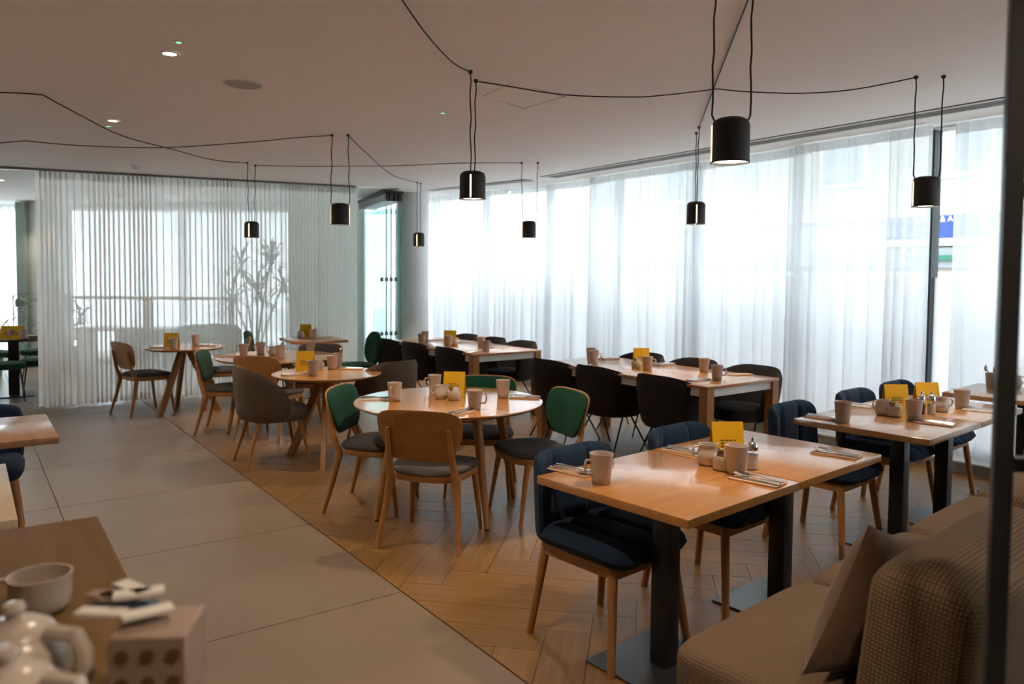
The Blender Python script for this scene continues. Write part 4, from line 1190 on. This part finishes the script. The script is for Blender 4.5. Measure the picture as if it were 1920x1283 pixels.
# second row
put(MUG, 1580, 792, rad(100), 'pale mug at the left corner of the second row table', G_M)
put(MUG, 1713, 788, rad(60), 'pale mug right of the sachet bowl on the second row table', G_M)
put(MUG, 1803, 766, rad(60), 'pale mug at the right end of the second row tables', G_M)
put(JUG, 1655, 778, rad(10), 'cream milk jug left of the sachets on the second row table', G_J)
put(SUG, 1676, 781, rad(80), 'sachet bowl before the left yellow card on the second row table', G_S)
put(CARD, 1678, 769, EA-PI/2+rad(48), 'left yellow tent card on the second row table', G_C)
put(CARD, 1736, 764, EA-PI/2+rad(48), 'right yellow tent card behind the mills on the second row table', G_C)
put(PEP, 1727, 777, 0, 'pepper mill on the second row table', 'spice mills')
put(SALT, 1746, 777, 0, 'salt mill on the second row table', 'spice mills')
put(JUG, 1764, 772, rad(175), 'cream milk jug right of the mills on the second row table', G_J)
setting(1545, 785, -42, 'by the left corner mug of the second row table')
setting(1618, 762, -42, 'at the back edge of the second row table', True)
setting(1752, 795, 138, 'at the front edge of the second row table')
setting(1842, 771, 138, 'right of the end mug on the second row tables', True)
# farthest right table
def pot_of_spoons(px, py, label):
    x, y = at(px, py, TZ); t = thing('cutlery_cup', label, 'cup', (x, y, TZ), 0.3, 'cutlery cups')
    b = MB(); b.lathe([(0.0005, 0.002), (0.036, 0.0), (0.040, 0.004), (0.052, 0.118), (0.050, 0.119), (0.037, 0.010), (0.0005, 0.008)], 24); b.build('body', 'ceramic', t, ang=50)
    rn = random.Random(px)
    for k in range(3):
        az = 2.1*k+rn.uniform(0, 0.6); tip = (0.05*math.cos(az), 0.05*math.sin(az), 0.175)
        s_ = thing('spoon', 'steel spoon standing upright in the '+label.replace(' of spoons', ''), 'spoon', (x, y, TZ), 0.0, 'spoons standing in cups')
        c_ = MB(); c_.tube([(-tip[0]*0.4, -tip[1]*0.4, 0.02), (tip[0]*0.75, tip[1]*0.75, 0.14)], 0.004, 6); c_.build('handle', 'steel', s_)
        c_ = MB(); c_.slab(0.036, 0.052, [(0.3, -0.004), (0.8, -0.002), (1, 0.001), (0.6, -0.001), (0.01, -0.003)], 2, 16, warp=lambda x, y, z: (x*0.8+tip[0]*0.9, z+tip[1]*0.9, 0.155+y)); c_.build('bowl', 'steel', s_)
    return t
pot_of_spoons(1860, 728, 'left cup of spoons on the farthest right table')
pot_of_spoons(1877, 732, 'right cup of spoons on the farthest right table')
put(CARD, 1893, 722, EA-PI/2+rad(50), 'yellow tent card on the farthest right table', G_C)
put(JUG, 1903, 727, rad(170), 'cream milk jug on the farthest right table behind the post', G_J)
put(KNIFE, 1812, 730, rad(5), 'single dark knife laid on the farthest right table', 'knives')
# near long table
put(MUG, 1108, 676, rad(0), 'mug standing behind another at the far end of the near long table', G_M)
put(MUG, 1113, 682, rad(-20), 'mug standing in front of another at the far end of the near long table', G_M)
put(CARD, 1202, 685, EA-PI/2+rad(50), 'yellow tent card on the near long table', G_C)
put(SUG, 1193, 690, 0, 'sachet bowl below the card on the near long table', G_S)
put(MUG, 1214, 694, rad(-10), 'mug right of the card on the near long table', G_M)
put(MUG, 1320, 698, rad(80), 'rear one of two mugs at the right end of the near long table', G_M)
put(MUG, 1344, 713, rad(-10), 'front one of two mugs at the right end of the near long table', G_M)
setting(1142, 673, 217, 'by the window edge at the far end of the near long table')
setting(1096, 688, 37, 'by the two standing mugs of the near long table')
setting(1246, 684, 217, 'right of the card on the near long table')
setting(1310, 714, 37, 'beside the front right mug of the near long table')
put(NAP, 1388, 703, rad(20), 'lone tan napkin at the right corner of the near long table', 'napkins')
# far long table
put(MUG, 797, 640, rad(90), 'rear one of two mugs at the left end of the far long table', G_M)
put(MUG, 791, 645, rad(90), 'front one of two mugs at the left end of the far long table', G_M)
put(CARD, 844, 645, EA-PI/2+rad(40), 'yellow tent card on the far long table', G_C)
put(MUG, 841, 649, rad(90), 'mug before the card on the far long table', G_M)
put(JUG, 852, 648, rad(0), 'milk jug beside the card on the far long table', G_J)
put(MUG, 902, 652, rad(90), 'rear one of two mugs at the right end of the far long table', G_M)
put(MUG, 911, 660, rad(-5), 'front one of two mugs at the right end of the far long table', G_M)
setting(815, 638, 217, 'at the left end of the far long table', True, False)
setting(873, 642, 217, 'right of the card on the far long table', True, False)
setting(935, 651, 217, 'at the window corner of the far long table', True, False)
setting(893, 662, 37, 'beside the front right mug of the far long table', False, False)
# near round table
put(MUG, 740, 752, rad(255), 'mug with its handle to the camera on the left of the near round table', G_M)
put(MUG, 815, 735, rad(185), 'mug behind the milk jug on the near round table', G_M)
put(MUG, 890, 768, rad(0), 'nearest mug with handle to the right on the near round table', G_M)
put(MUG, 943, 746, rad(80), 'mug at the right of the near round table', G_M)
put(JUG, 827, 748, rad(0), 'milk jug on the near round table', G_J)
put(SUG, 851, 750, rad(30), 'sachet bowl before the yellow card on the near round table', G_S)
put(CARD, 852, 741, rad(-6), 'yellow tent card on the near round table', G_C)
setting(704, 748, 8, 'at the left of the near round table', True)
setting(984, 746, 172, 'at the right of the near round table')
setting(862, 774, 60, 'beside the nearest mug of the near round table', False)
# small round table
put(CARD, 573, 694, rad(-4), 'yellow tent card on the small round middle table', G_C)
put(JUG, 564, 693, rad(0), 'milk jug before the card on the small round middle table', G_J)
put(MUG, 587, 704, rad(30), 'mug before the card on the small round middle table', G_M)
put(SUG, 598, 694, rad(30), 'sachet bowl behind the mug on the small round middle table', G_S)
put(MUG, 623, 693, rad(60), 'mug at the right of the small round middle table', G_M)
setting(553, 703, 50, 'at the left of the small round middle table', False)
setting(658, 692, 185, 'at the right of the small round middle table', False)
x, y = at(634, 690, TZ); t = thing('wooden_cup', 'pale wooden cup with a dark spoon on the small round middle table', 'cup', (x, y, TZ))
b = MB(); b.lathe([(0.0005, 0.002), (0.030, 0.0), (0.044, 0.135), (0.041, 0.135), (0.028, 0.010), (0.0005, 0.008)], 20); b.build('body', 'pale_oak', t, ang=50)
s_ = thing('spoon', 'dark spoon standing in the pale wooden cup', 'spoon', (x, y, TZ)); b = MB(); b.tube([(0, 0, 0.02), (0.02, 0, 0.15)], [0.004, 0.005], 8); b.build('handle', 'steel', s_)
b = MB(); b.lathe([(0.0005, -0.02), (0.012, -0.008), (0.013, 0.006), (0.0005, 0.02)], 12, c=(0.022, 0, 0.165)); b.build('bowl', 'steel', s_)
# left round table
put(CARD, 322, 652, rad(4), 'yellow tent card on the left round table', G_C)
put(MUG, 325, 655, rad(80), 'mug before the card on the left round table', G_M)
put(MUG, 367, 648, rad(80), 'mug at the right of the left round table', G_M)
setting(388, 649, 180, 'at the right of the left round table', False, False)
setting(298, 653, 10, 'at the left of the left round table', False, False)
# rear round table
put(MUG, 457, 668, rad(180), 'leftmost mug on the rear round table', G_M)
put(MUG, 489, 664, rad(175), 'second mug from the left on the rear round table', G_M)
put(JUG, 512, 667, rad(0), 'milk jug on the rear round table', G_J)
put(MUG, 526, 671, rad(-10), 'mug beside the jug on the rear round table', G_M)
put(MUG, 582, 664, rad(90), 'rightmost mug on the rear round table', G_M)
put(SALT, 531, 663, 0, 'salt mill on the rear round table', 'spice mills')
setting(421, 669, 5, 'at the left of the rear round table', False, False)
setting(606, 668, 180, 'at the right of the rear round table', True, False)
# far square table
put(CARD, 573, 631, rad(-4), 'yellow tent card on the far square table', G_C)
put(SUG, 564, 633, 0, 'sachet bowl before the card on the far square table', G_S)
put(MUG, 588, 636, rad(80), 'mug on the far square table', G_M)
put(PEP, 592, 632, 0, 'pepper mill on the far square table', 'spice mills')
setting(606, 634, 180, 'at the right of the far square table', False, False)

# ------------------------------------------------------------------ banquette sofa
sofa = thing('banquette_sofa', 'long brown waffle-weave banquette sofa at lower right', 'sofa', (0, 0, 0), EA)
# local x = a (along), local y = -b  (towards the tables)
bound = [1.90, 2.765, 3.65, 4.53, 5.42]
def soft_box(b, cx, cy, cz, sx, sy, sz, r, puff=0.012, p=7, lean=0.0, n=56):
    K = 6; prof = []
    for k in range(K+1): t_ = -PI/2+PI/2*k/K; prof.append((r*(1-math.cos(t_)), -sz/2+r+r*math.sin(t_)))
    for k in range(K+1): t_ = PI/2*k/K; prof.append((r*(1-math.cos(t_)), sz/2-r+r*math.sin(t_)))
    m_ = min(sx, sy)/2
    prof += [(r+(m_-r)*0.3, sz/2+puff*0.55), (r+(m_-r)*0.65, sz/2+puff*0.9), (m_*0.98, sz/2+puff)]
    vs = []; fs = []
    for ins, z in prof:
        for k in range(n):
            t_ = 2*PI*k/n; ca, sa = math.cos(t_), math.sin(t_)
            x = math.copysign(abs(ca)**(2/p), ca)*(sx/2-ins); y = math.copysign(abs(sa)**(2/p), sa)*(sy/2-ins)
            vs.append((cx+x, cy+y-lean*(z/sz), cz+z))
    q = len(prof)
    for i_ in range(q-1):
        for k in range(n): fs.append((i_*n+k, i_*n+(k+1) % n, (i_+1)*n+(k+1) % n, (i_+1)*n+k))
    fs.append(tuple(range(n-1, -1, -1))); fs.append(tuple(range((q-1)*n, q*n)))
    b.add(vs, fs)
for i in range(4):
    L = bound[i+1]-bound[i]; xc = (bound[i]+bound[i+1])/2
    b = MB(); soft_box(b, 0, 0, 0, L-0.008, 0.72, 0.17, 0.045, 0.018, 9); o = b.build('seat_cushion', 'waffle_fabric_fine', sofa, ang=60); o.location = (xc, 1.08, 0.385)
    b = MB(); soft_box(b, 0, 0, 0, L-0.008, 0.27, 0.50, 0.085, 0.015, 8, lean=-0.0); o = b.build('back_cushion', 'waffle_fabric', sofa, ang=60); o.location = (xc-0.05, 0.705, 0.675); o.rotation_euler = (rad(6), 0, 0)
b = MB(); b.box((3.66, 0.95, 0.26), (3.50, 0.88, 0.09)); b.build('base_frame', 'dark_oak', sofa, bevel=0.006, seg=1)
b = MB(); b.box((3.66, 0.475, 0.36), (3.54, 0.045, 0.13)); b.build('back_rail', 'oak_leg', sofa, bevel=0.006, seg=1)
for a_ in (2.0, 3.65, 5.3):
    for y_ in (0.58, 1.30):
        b = MB(); b.box((a_, y_, 0.11), (0.06, 0.06, 0.215)); b.build('leg', 'dark_oak', sofa, bevel=0.004, seg=1)
# throw pillow
pil = thing('throw_pillow', 'brown square throw pillow leaning on the sofa back', 'pillow', AB(2.22, -0.945)+(0.672,), EA)
def pf(sg):
    def fn(i, j):
        u, v = 2*i-1, 2*j-1
        k = 1-0.07*(1-u*u)*abs(v)**3; k2 = 1-0.07*(1-v*v)*abs(u)**3
        th = 0.075*(max(0, 1-abs(u)**2.6)*max(0, 1-abs(v)**2.6))**0.55
        return (u*0.225*k2, sg*th, v*0.225*k)
    return fn
b = MB(); b.grid(pf(1), 21, 21); b.grid(pf(-1), 21, 21)
o = b.build('cover', 'pillow_fabric', pil, ang=180); o.rotation_euler = (rad(14), rad(17), rad(-2))

# ------------------------------------------------------------------ black shelving divider at the right edge
sh_ = thing('shelf_divider', 'black metal shelving frame at the right picture edge', 'shelf', (0.80, 1.24, 0), rad(-20))
for x_, y_ in ((0, 0), (0.9, 0), (0.9, -0.32)):
    b = MB(); b.box((x_, y_, 1.38), (0.028, 0.028, 2.75)); b.build('post', 'black_metal', sh_, bevel=0.002, seg=1)
for z_ in (0.30, 1.31, 1.75, 2.35):
    b = MB(); b.box((0.45, 0, z_), (0.88, 0.022, 0.022)); b.build('rail', 'black_metal', sh_, smooth=False)
    b = MB(); b.box((0.47, -0.16, z_+0.018), (0.88, 0.32, 0.012)); b.build('shelf_board', 'grey_metal', sh_, smooth=False)

# ------------------------------------------------------------------ coffee counter, lower left
CZ = 1.05
ca_ = Vector((-0.945, 1.739)); cd = (Vector((-0.653, 1.32))-ca_).normalized(); cl = Vector((-cd.y*-1, cd.x*-1))
cl = Vector((cd.y, -cd.x)); ang_c = math.atan2(cd.y, cd.x)
ctr = ca_+cd*0.80+cl*0.40
ct = thing('coffee_counter', 'dark oak coffee counter at the lower left corner', 'counter', (ctr.x, ctr.y, 0), ang_c)
b = MB(); b.box((0, 0, CZ-0.02), (1.60, 0.80, 0.04)); b.build('worktop', 'dark_oak', ct, bevel=0.004, seg=2)
b = MB(); b.box((0, 0, 0.505), (1.50, 0.70, 1.01)); b.build('body', 'dark_oak', ct, smooth=False)
# wide coffee cup
x, y = at(76, 1142, CZ); t = thing('coffee_cup', 'wide cream coffee cup standing on the coffee counter', 'cup', (x, y, CZ), rad(200)); t.scale = (0.88, 0.88, 0.88)
b = MB(); b.lathe([(0.0005, 0.002), (0.038, 0.0), (0.045, 0.003), (0.0505, 0.012), (0.0525, 0.030), (0.053, 0.063), (0.0545, 0.067), (0.051, 0.067), (0.0495, 0.030), (0.044, 0.010), (0.0005, 0.007)], 32); b.build('body', 'cream_ceramic', t, ang=50)
b = MB(); ring_handle(b, 0.046, 0.040, 0.040, 0.030, 0.006); b.build('handle', 'cream_ceramic', t)
def teapot(px, py, label, rz):
    x, y = at(px, py, CZ); t = thing('teapot', label, 'teapot', (x, y, CZ), rz, 'teapots on the counter')
    b = MB(); b.lathe([(0.0005, 0.001), (0.045, 0.0), (0.056, 0.008), (0.064, 0.050), (0.060, 0.085), (0.046, 0.100), (0.042, 0.098)], 32); b.build('body', 'cream_ceramic', t, ang=50)
    b = MB(); b.lathe([(0.047, 0.099), (0.044, 0.106), (0.025, 0.116), (0.010, 0.119), (0.009, 0.124), (0.014, 0.131), (0.012, 0.138), (0.0005, 0.140)], 24); b.build('lid', 'cream_ceramic', t, ang=50)
    b = MB(); ring_handle(b, 0.052, 0.066, 0.082, 0.050, 0.010); b.build('handle', 'cream_ceramic', t)
    b = MB(); b.tube([(-0.05, 0, 0.04), (-0.082, 0, 0.065), (-0.105, 0, 0.098)], [0.018, 0.012, 0.008], 12); b.build('spout', 'cream_ceramic', t)
    return t
teapot(30, 1332, 'rear cream teapot on the coffee counter', rad(-12))
teapot(16, 1440, 'front cream teapot at the very corner of the coffee counter', rad(-12))
# tea box and sachets
x, y = at(300, 1330, CZ); tb = thing('tea_box', 'spotted brown tea bag box on the coffee counter', 'box', (x, y, CZ), rad(8))
b = MB(); b.box((0, 0, 0.058), (0.092, 0.09, 0.115)); b.build('box', 'tea_box', tb, bevel=0.003, seg=1)
for i in range(3):
    for j in range(3):
        b = MB(); b.tube([(0.030*(i-1), -0.0452, 0.024+0.034*j), (0.030*(i-1), -0.0468, 0.024+0.034*j)], 0.0085, 14); b.build('dot', 'tea_dot', tb)
rn = random.Random(12)
for k in range(9):
    b = MB(); b.box((0, 0, 0), (0.06, 0.022, 0.006)); o = b.build('tea_sachet', 'sachet_blue' if k == 0 else ('sachet_white' if k % 2 else 'tea_box'), bevel=0.001, seg=1)
    o.location = (x-0.045+rn.uniform(-0.035, 0.04), y+0.012+rn.uniform(-0.02, 0.03), CZ+0.120+0.007*(k % 4)+0.002)
    o.rotation_euler = (0, 0, rn.uniform(-0.6, 0.9))
    tag(o, ['blue ended', 'white'][0 if k == 0 else 1]+' tea sachet lying on the spotted tea box' if k == 0 or k % 2 else 'brown tea sachet lying on the spotted tea box', 'sachet', 'tea sachets on the tea box')
# ------------------------------------------------------------------ back room
t13 = thing('black_table', 'black table with stools in the back room at far left', 'table', (-6.40, 9.85, 0), rad(32))
b = MB(); b.box((0, 0, 0.735), (1.5, 0.75, 0.03)); b.build('tabletop', 'black_plate', t13, bevel=0.003, seg=1)
for s in (0.0,):
    b = MB(); b.box((s, 0, 0.36), (0.12, 0.12, 0.72)); b.build('column', 'black_metal', t13, smooth=False)
    b = MB(); b.box((s, 0, 0.008), (0.44, 0.44, 0.016)); b.build('base_plate', 'black_plate', t13, smooth=False)
for i, (px, py, lb) in enumerate([(70, 742, 'green padded stool nearest the partition curtain at the black table'), (66, 716, 'green padded stool behind the one nearest the curtain at the black table'), (4, 752, 'green padded stool at the left picture edge by the black table'), (-2, 722, 'green padded stool behind the left edge one by the black table')]):
    x, y = at(px, py, 0.0); STOOL.place((x+0.05, y, 0), rad(32), lb, 'green stools')
zt13 = 0.7505
for kind, px, lbl, g in [(CARD, 14, 'left yellow card on the black table', G_C), (CARD, 34, 'right yellow card on the black table', G_C), (MUG, 22, 'mug before the cards on the black table', G_M), (MUG, 44, 'mug right of the cards on the black table', G_M)]:
    x, y = at(px, 636, zt13); kind.place((x, y, zt13), rad(10), lbl, g)
for k in range(4):
    x, y = at(66, 637, zt13)
    b = MB(); b.lathe([(0.0005, 0.0), (0.06, 0.0), (0.10, 0.012), (0.105, 0.015), (0.095, 0.014), (0.0005, 0.005)], 24); o = b.build('plate', 'cream_ceramic'); o.location = (x, y, zt13+0.013*k)
    tag(o, ['lowest', 'second', 'third', 'topmost'][k]+' white plate of the stack on the black table', 'plate', 'stacked plates')
def leaf_blade(b, base, az, el, L, w, droop):
    pts = []; d = Vector((math.cos(az)*math.cos(el), math.sin(az)*math.cos(el), math.sin(el)))
    p = Vector(base); n = 6
    side = Vector((-math.sin(az), math.cos(az), 0)); vs = []
    for k in range(n+1):
        t = k/n; ww = w*(0.35+1.3*t)*(1-t)**0.6 if t < 1 else 0.0005
        vs += [p-side*max(ww, 0.0008), p+side*max(ww, 0.0008)]
        p = p+d*(L/n); d = (d+Vector((0, 0, -droop/n))).normalized()
    b.add(vs, [(2*k, 2*k+1, 2*k+3, 2*k+2) for k in range(n)])
def yucca(loc, h, label, heads, L, w=0.018, nl=26):
    t = thing('potted_tree', label, 'plant', (loc[0], loc[1], 0))
    b = MB(); b.lathe([(0.0005, 0), (0.15, 0), (0.19, 0.36), (0.175, 0.36), (0.165, 0.31), (0.0005, 0.30)], 24); b.build('pot', 'pot_grey', t)
    rn = random.Random(int(h*100))
    for (ox, oy, hz) in heads:
        b = MB(); b.tube([(0, 0, 0.25), (ox*0.4, oy*0.4, hz*0.55), (ox, oy, hz)], [0.022, 0.015, 0.012], 8); b.build('trunk', 'trunk_brown', t)
        for k in range(nl):
            b = MB(); leaf_blade(b, (ox, oy, hz-rn.uniform(0, 0.15)), rn.uniform(0, 2*PI), rn.uniform(-0.5, 1.2), L*rn.uniform(0.7, 1.1), w, rn.uniform(0.3, 1.1)); b.build('leaf', 'leaf_green', t)
    return t
dpt = 12.0
def bx(px, Y): return (px-960)/1443*Y*1.0
yucca((bx(478, 11.9), 11.9), 2.0, 'tall spiky potted tree silhouetted behind the partition curtain', [(-0.22, 0, 1.75), (0.22, 0.1, 1.85), (0.45, -0.05, 1.45), (-0.38, 0.1, 1.25), (0.05, 0, 1.35)], 0.50, 0.024, 38)
yucca((bx(128, 12.7), 12.7), 1.3, 'bushy plant behind the left end of the partition curtain', [(0, 0, 1.05), (-0.18, 0, 0.85), (0.16, 0.05, 0.9), (-0.25, 0.05, 1.15)], 0.36, 0.035, 22)
# palm at the far left
pt = thing('palm', 'palm fronds reaching in from the left picture edge', 'plant', (-7.92, 11.6, 0))
b = MB(); b.lathe([(0.0005, 0), (0.17, 0), (0.2, 0.4), (0.18, 0.4), (0.0005, 0.35)], 20); b.build('pot', 'pot_grey', pt)
rn = random.Random(4)
for k in range(11):
    az = rn.uniform(0, 2*PI) if k > 4 else rn.uniform(-0.7, 0.7); el = rn.uniform(0.75, 1.35); L = rn.uniform(1.3, 1.9)
    d = Vector((math.cos(az)*math.cos(el), math.sin(az)*math.cos(el), math.sin(el))); p = Vector((0, 0, 0.35)); P = [p.copy()]; D = [d.copy()]
    for q in range(14):
        p = p+d*(L/14); d = (d+Vector((0, 0, -0.16-0.05*q*0.4))*0.5+Vector((math.cos(az), math.sin(az), 0))*0.03).normalized(); P.append(p.copy()); D.append(d.copy())
    b = MB(); b.tube(P, [0.008*(1-i/16) for i in range(15)], 5)
    for q in range(4, 15):
        for s in (-1, 1):
            sd = Vector((-math.sin(az), math.cos(az), 0))*s
            aa = math.atan2((D[q]+sd*1.6).y, (D[q]+sd*1.6).x)
            leaf_blade(b, P[q], aa, 0.1, 0.30*(1-abs(q-8)/14), 0.010, 0.9)
    b.build('frond', 'leaf_green', pt)
# floor lamp
fl = thing('floor_lamp', 'slim floor lamp with grey green shade before the back window', 'lamp', (bx(24, 12.6), 12.6, 0))
b = MB(); b.lathe([(0.0005, 0), (0.14, 0), (0.14, 0.015), (0.0005, 0.02)], 24); b.build('base', 'grey_metal', fl)
b = MB(); b.tube([(0, 0, 0.01), (0, 0, 1.18), (0.02, 0, 1.22), (0.10, 0, 1.23)], 0.009, 8); b.build('pole', 'grey_metal', fl)
b = MB(); b.lathe([(0.03, 0.09), (0.06, 0.07), (0.10, 0.0), (0.098, 0.0), (0.056, 0.066), (0.0005, 0.08)], 24); o = b.build('shade', 'lamp_green', fl); o.location = (0.14, -0.02, 1.08); o.rotation_euler = (rad(35), rad(-20), 0)
# window counter and bench in the back room, chairs and stools as silhouettes
wc = thing('window_counter', 'white bar counter along the back window behind the curtain', 'counter', (bx(300, 13.0)-0.2, 13.0, 0))
b = MB(); b.box((0, 0, 1.17), (3.0, 0.40, 0.05)); b.build('counter_top', 'pale_oak', wc, bevel=0.004, seg=1)
for s in (-1.4, 0, 1.4):
    b = MB(); b.box((s, 0, 0.575), (0.04, 0.2, 1.15)); b.build('support', 'white_metal', wc, smooth=False)
bn = thing('white_bench', 'low white bench table behind the partition curtain', 'table', (bx(240, 12.0), 12.0, 0))
b = MB(); b.box((0, 0, 0.72), (1.5, 0.6, 0.04)); b.build('tabletop', 'pale_oak', bn, bevel=0.004, seg=1)
for s in (-0.65, 0.65):
    b = MB(); b.box((s, 0, 0.35), (0.06, 0.5, 0.70)); b.build('leg', 'white_metal', bn, smooth=False)
for px, Y, h, lb in [(262, 11.3, 100, 'charcoal chair seen dimly left through the partition curtain'), (350, 11.6, 250, 'charcoal chair seen dimly at centre through the partition curtain'), (410, 11.9, 290, 'charcoal chair seen dimly right through the partition curtain')]:
    DARK_CH.place((bx(px, Y), Y), face(h), lb, 'charcoal chairs')
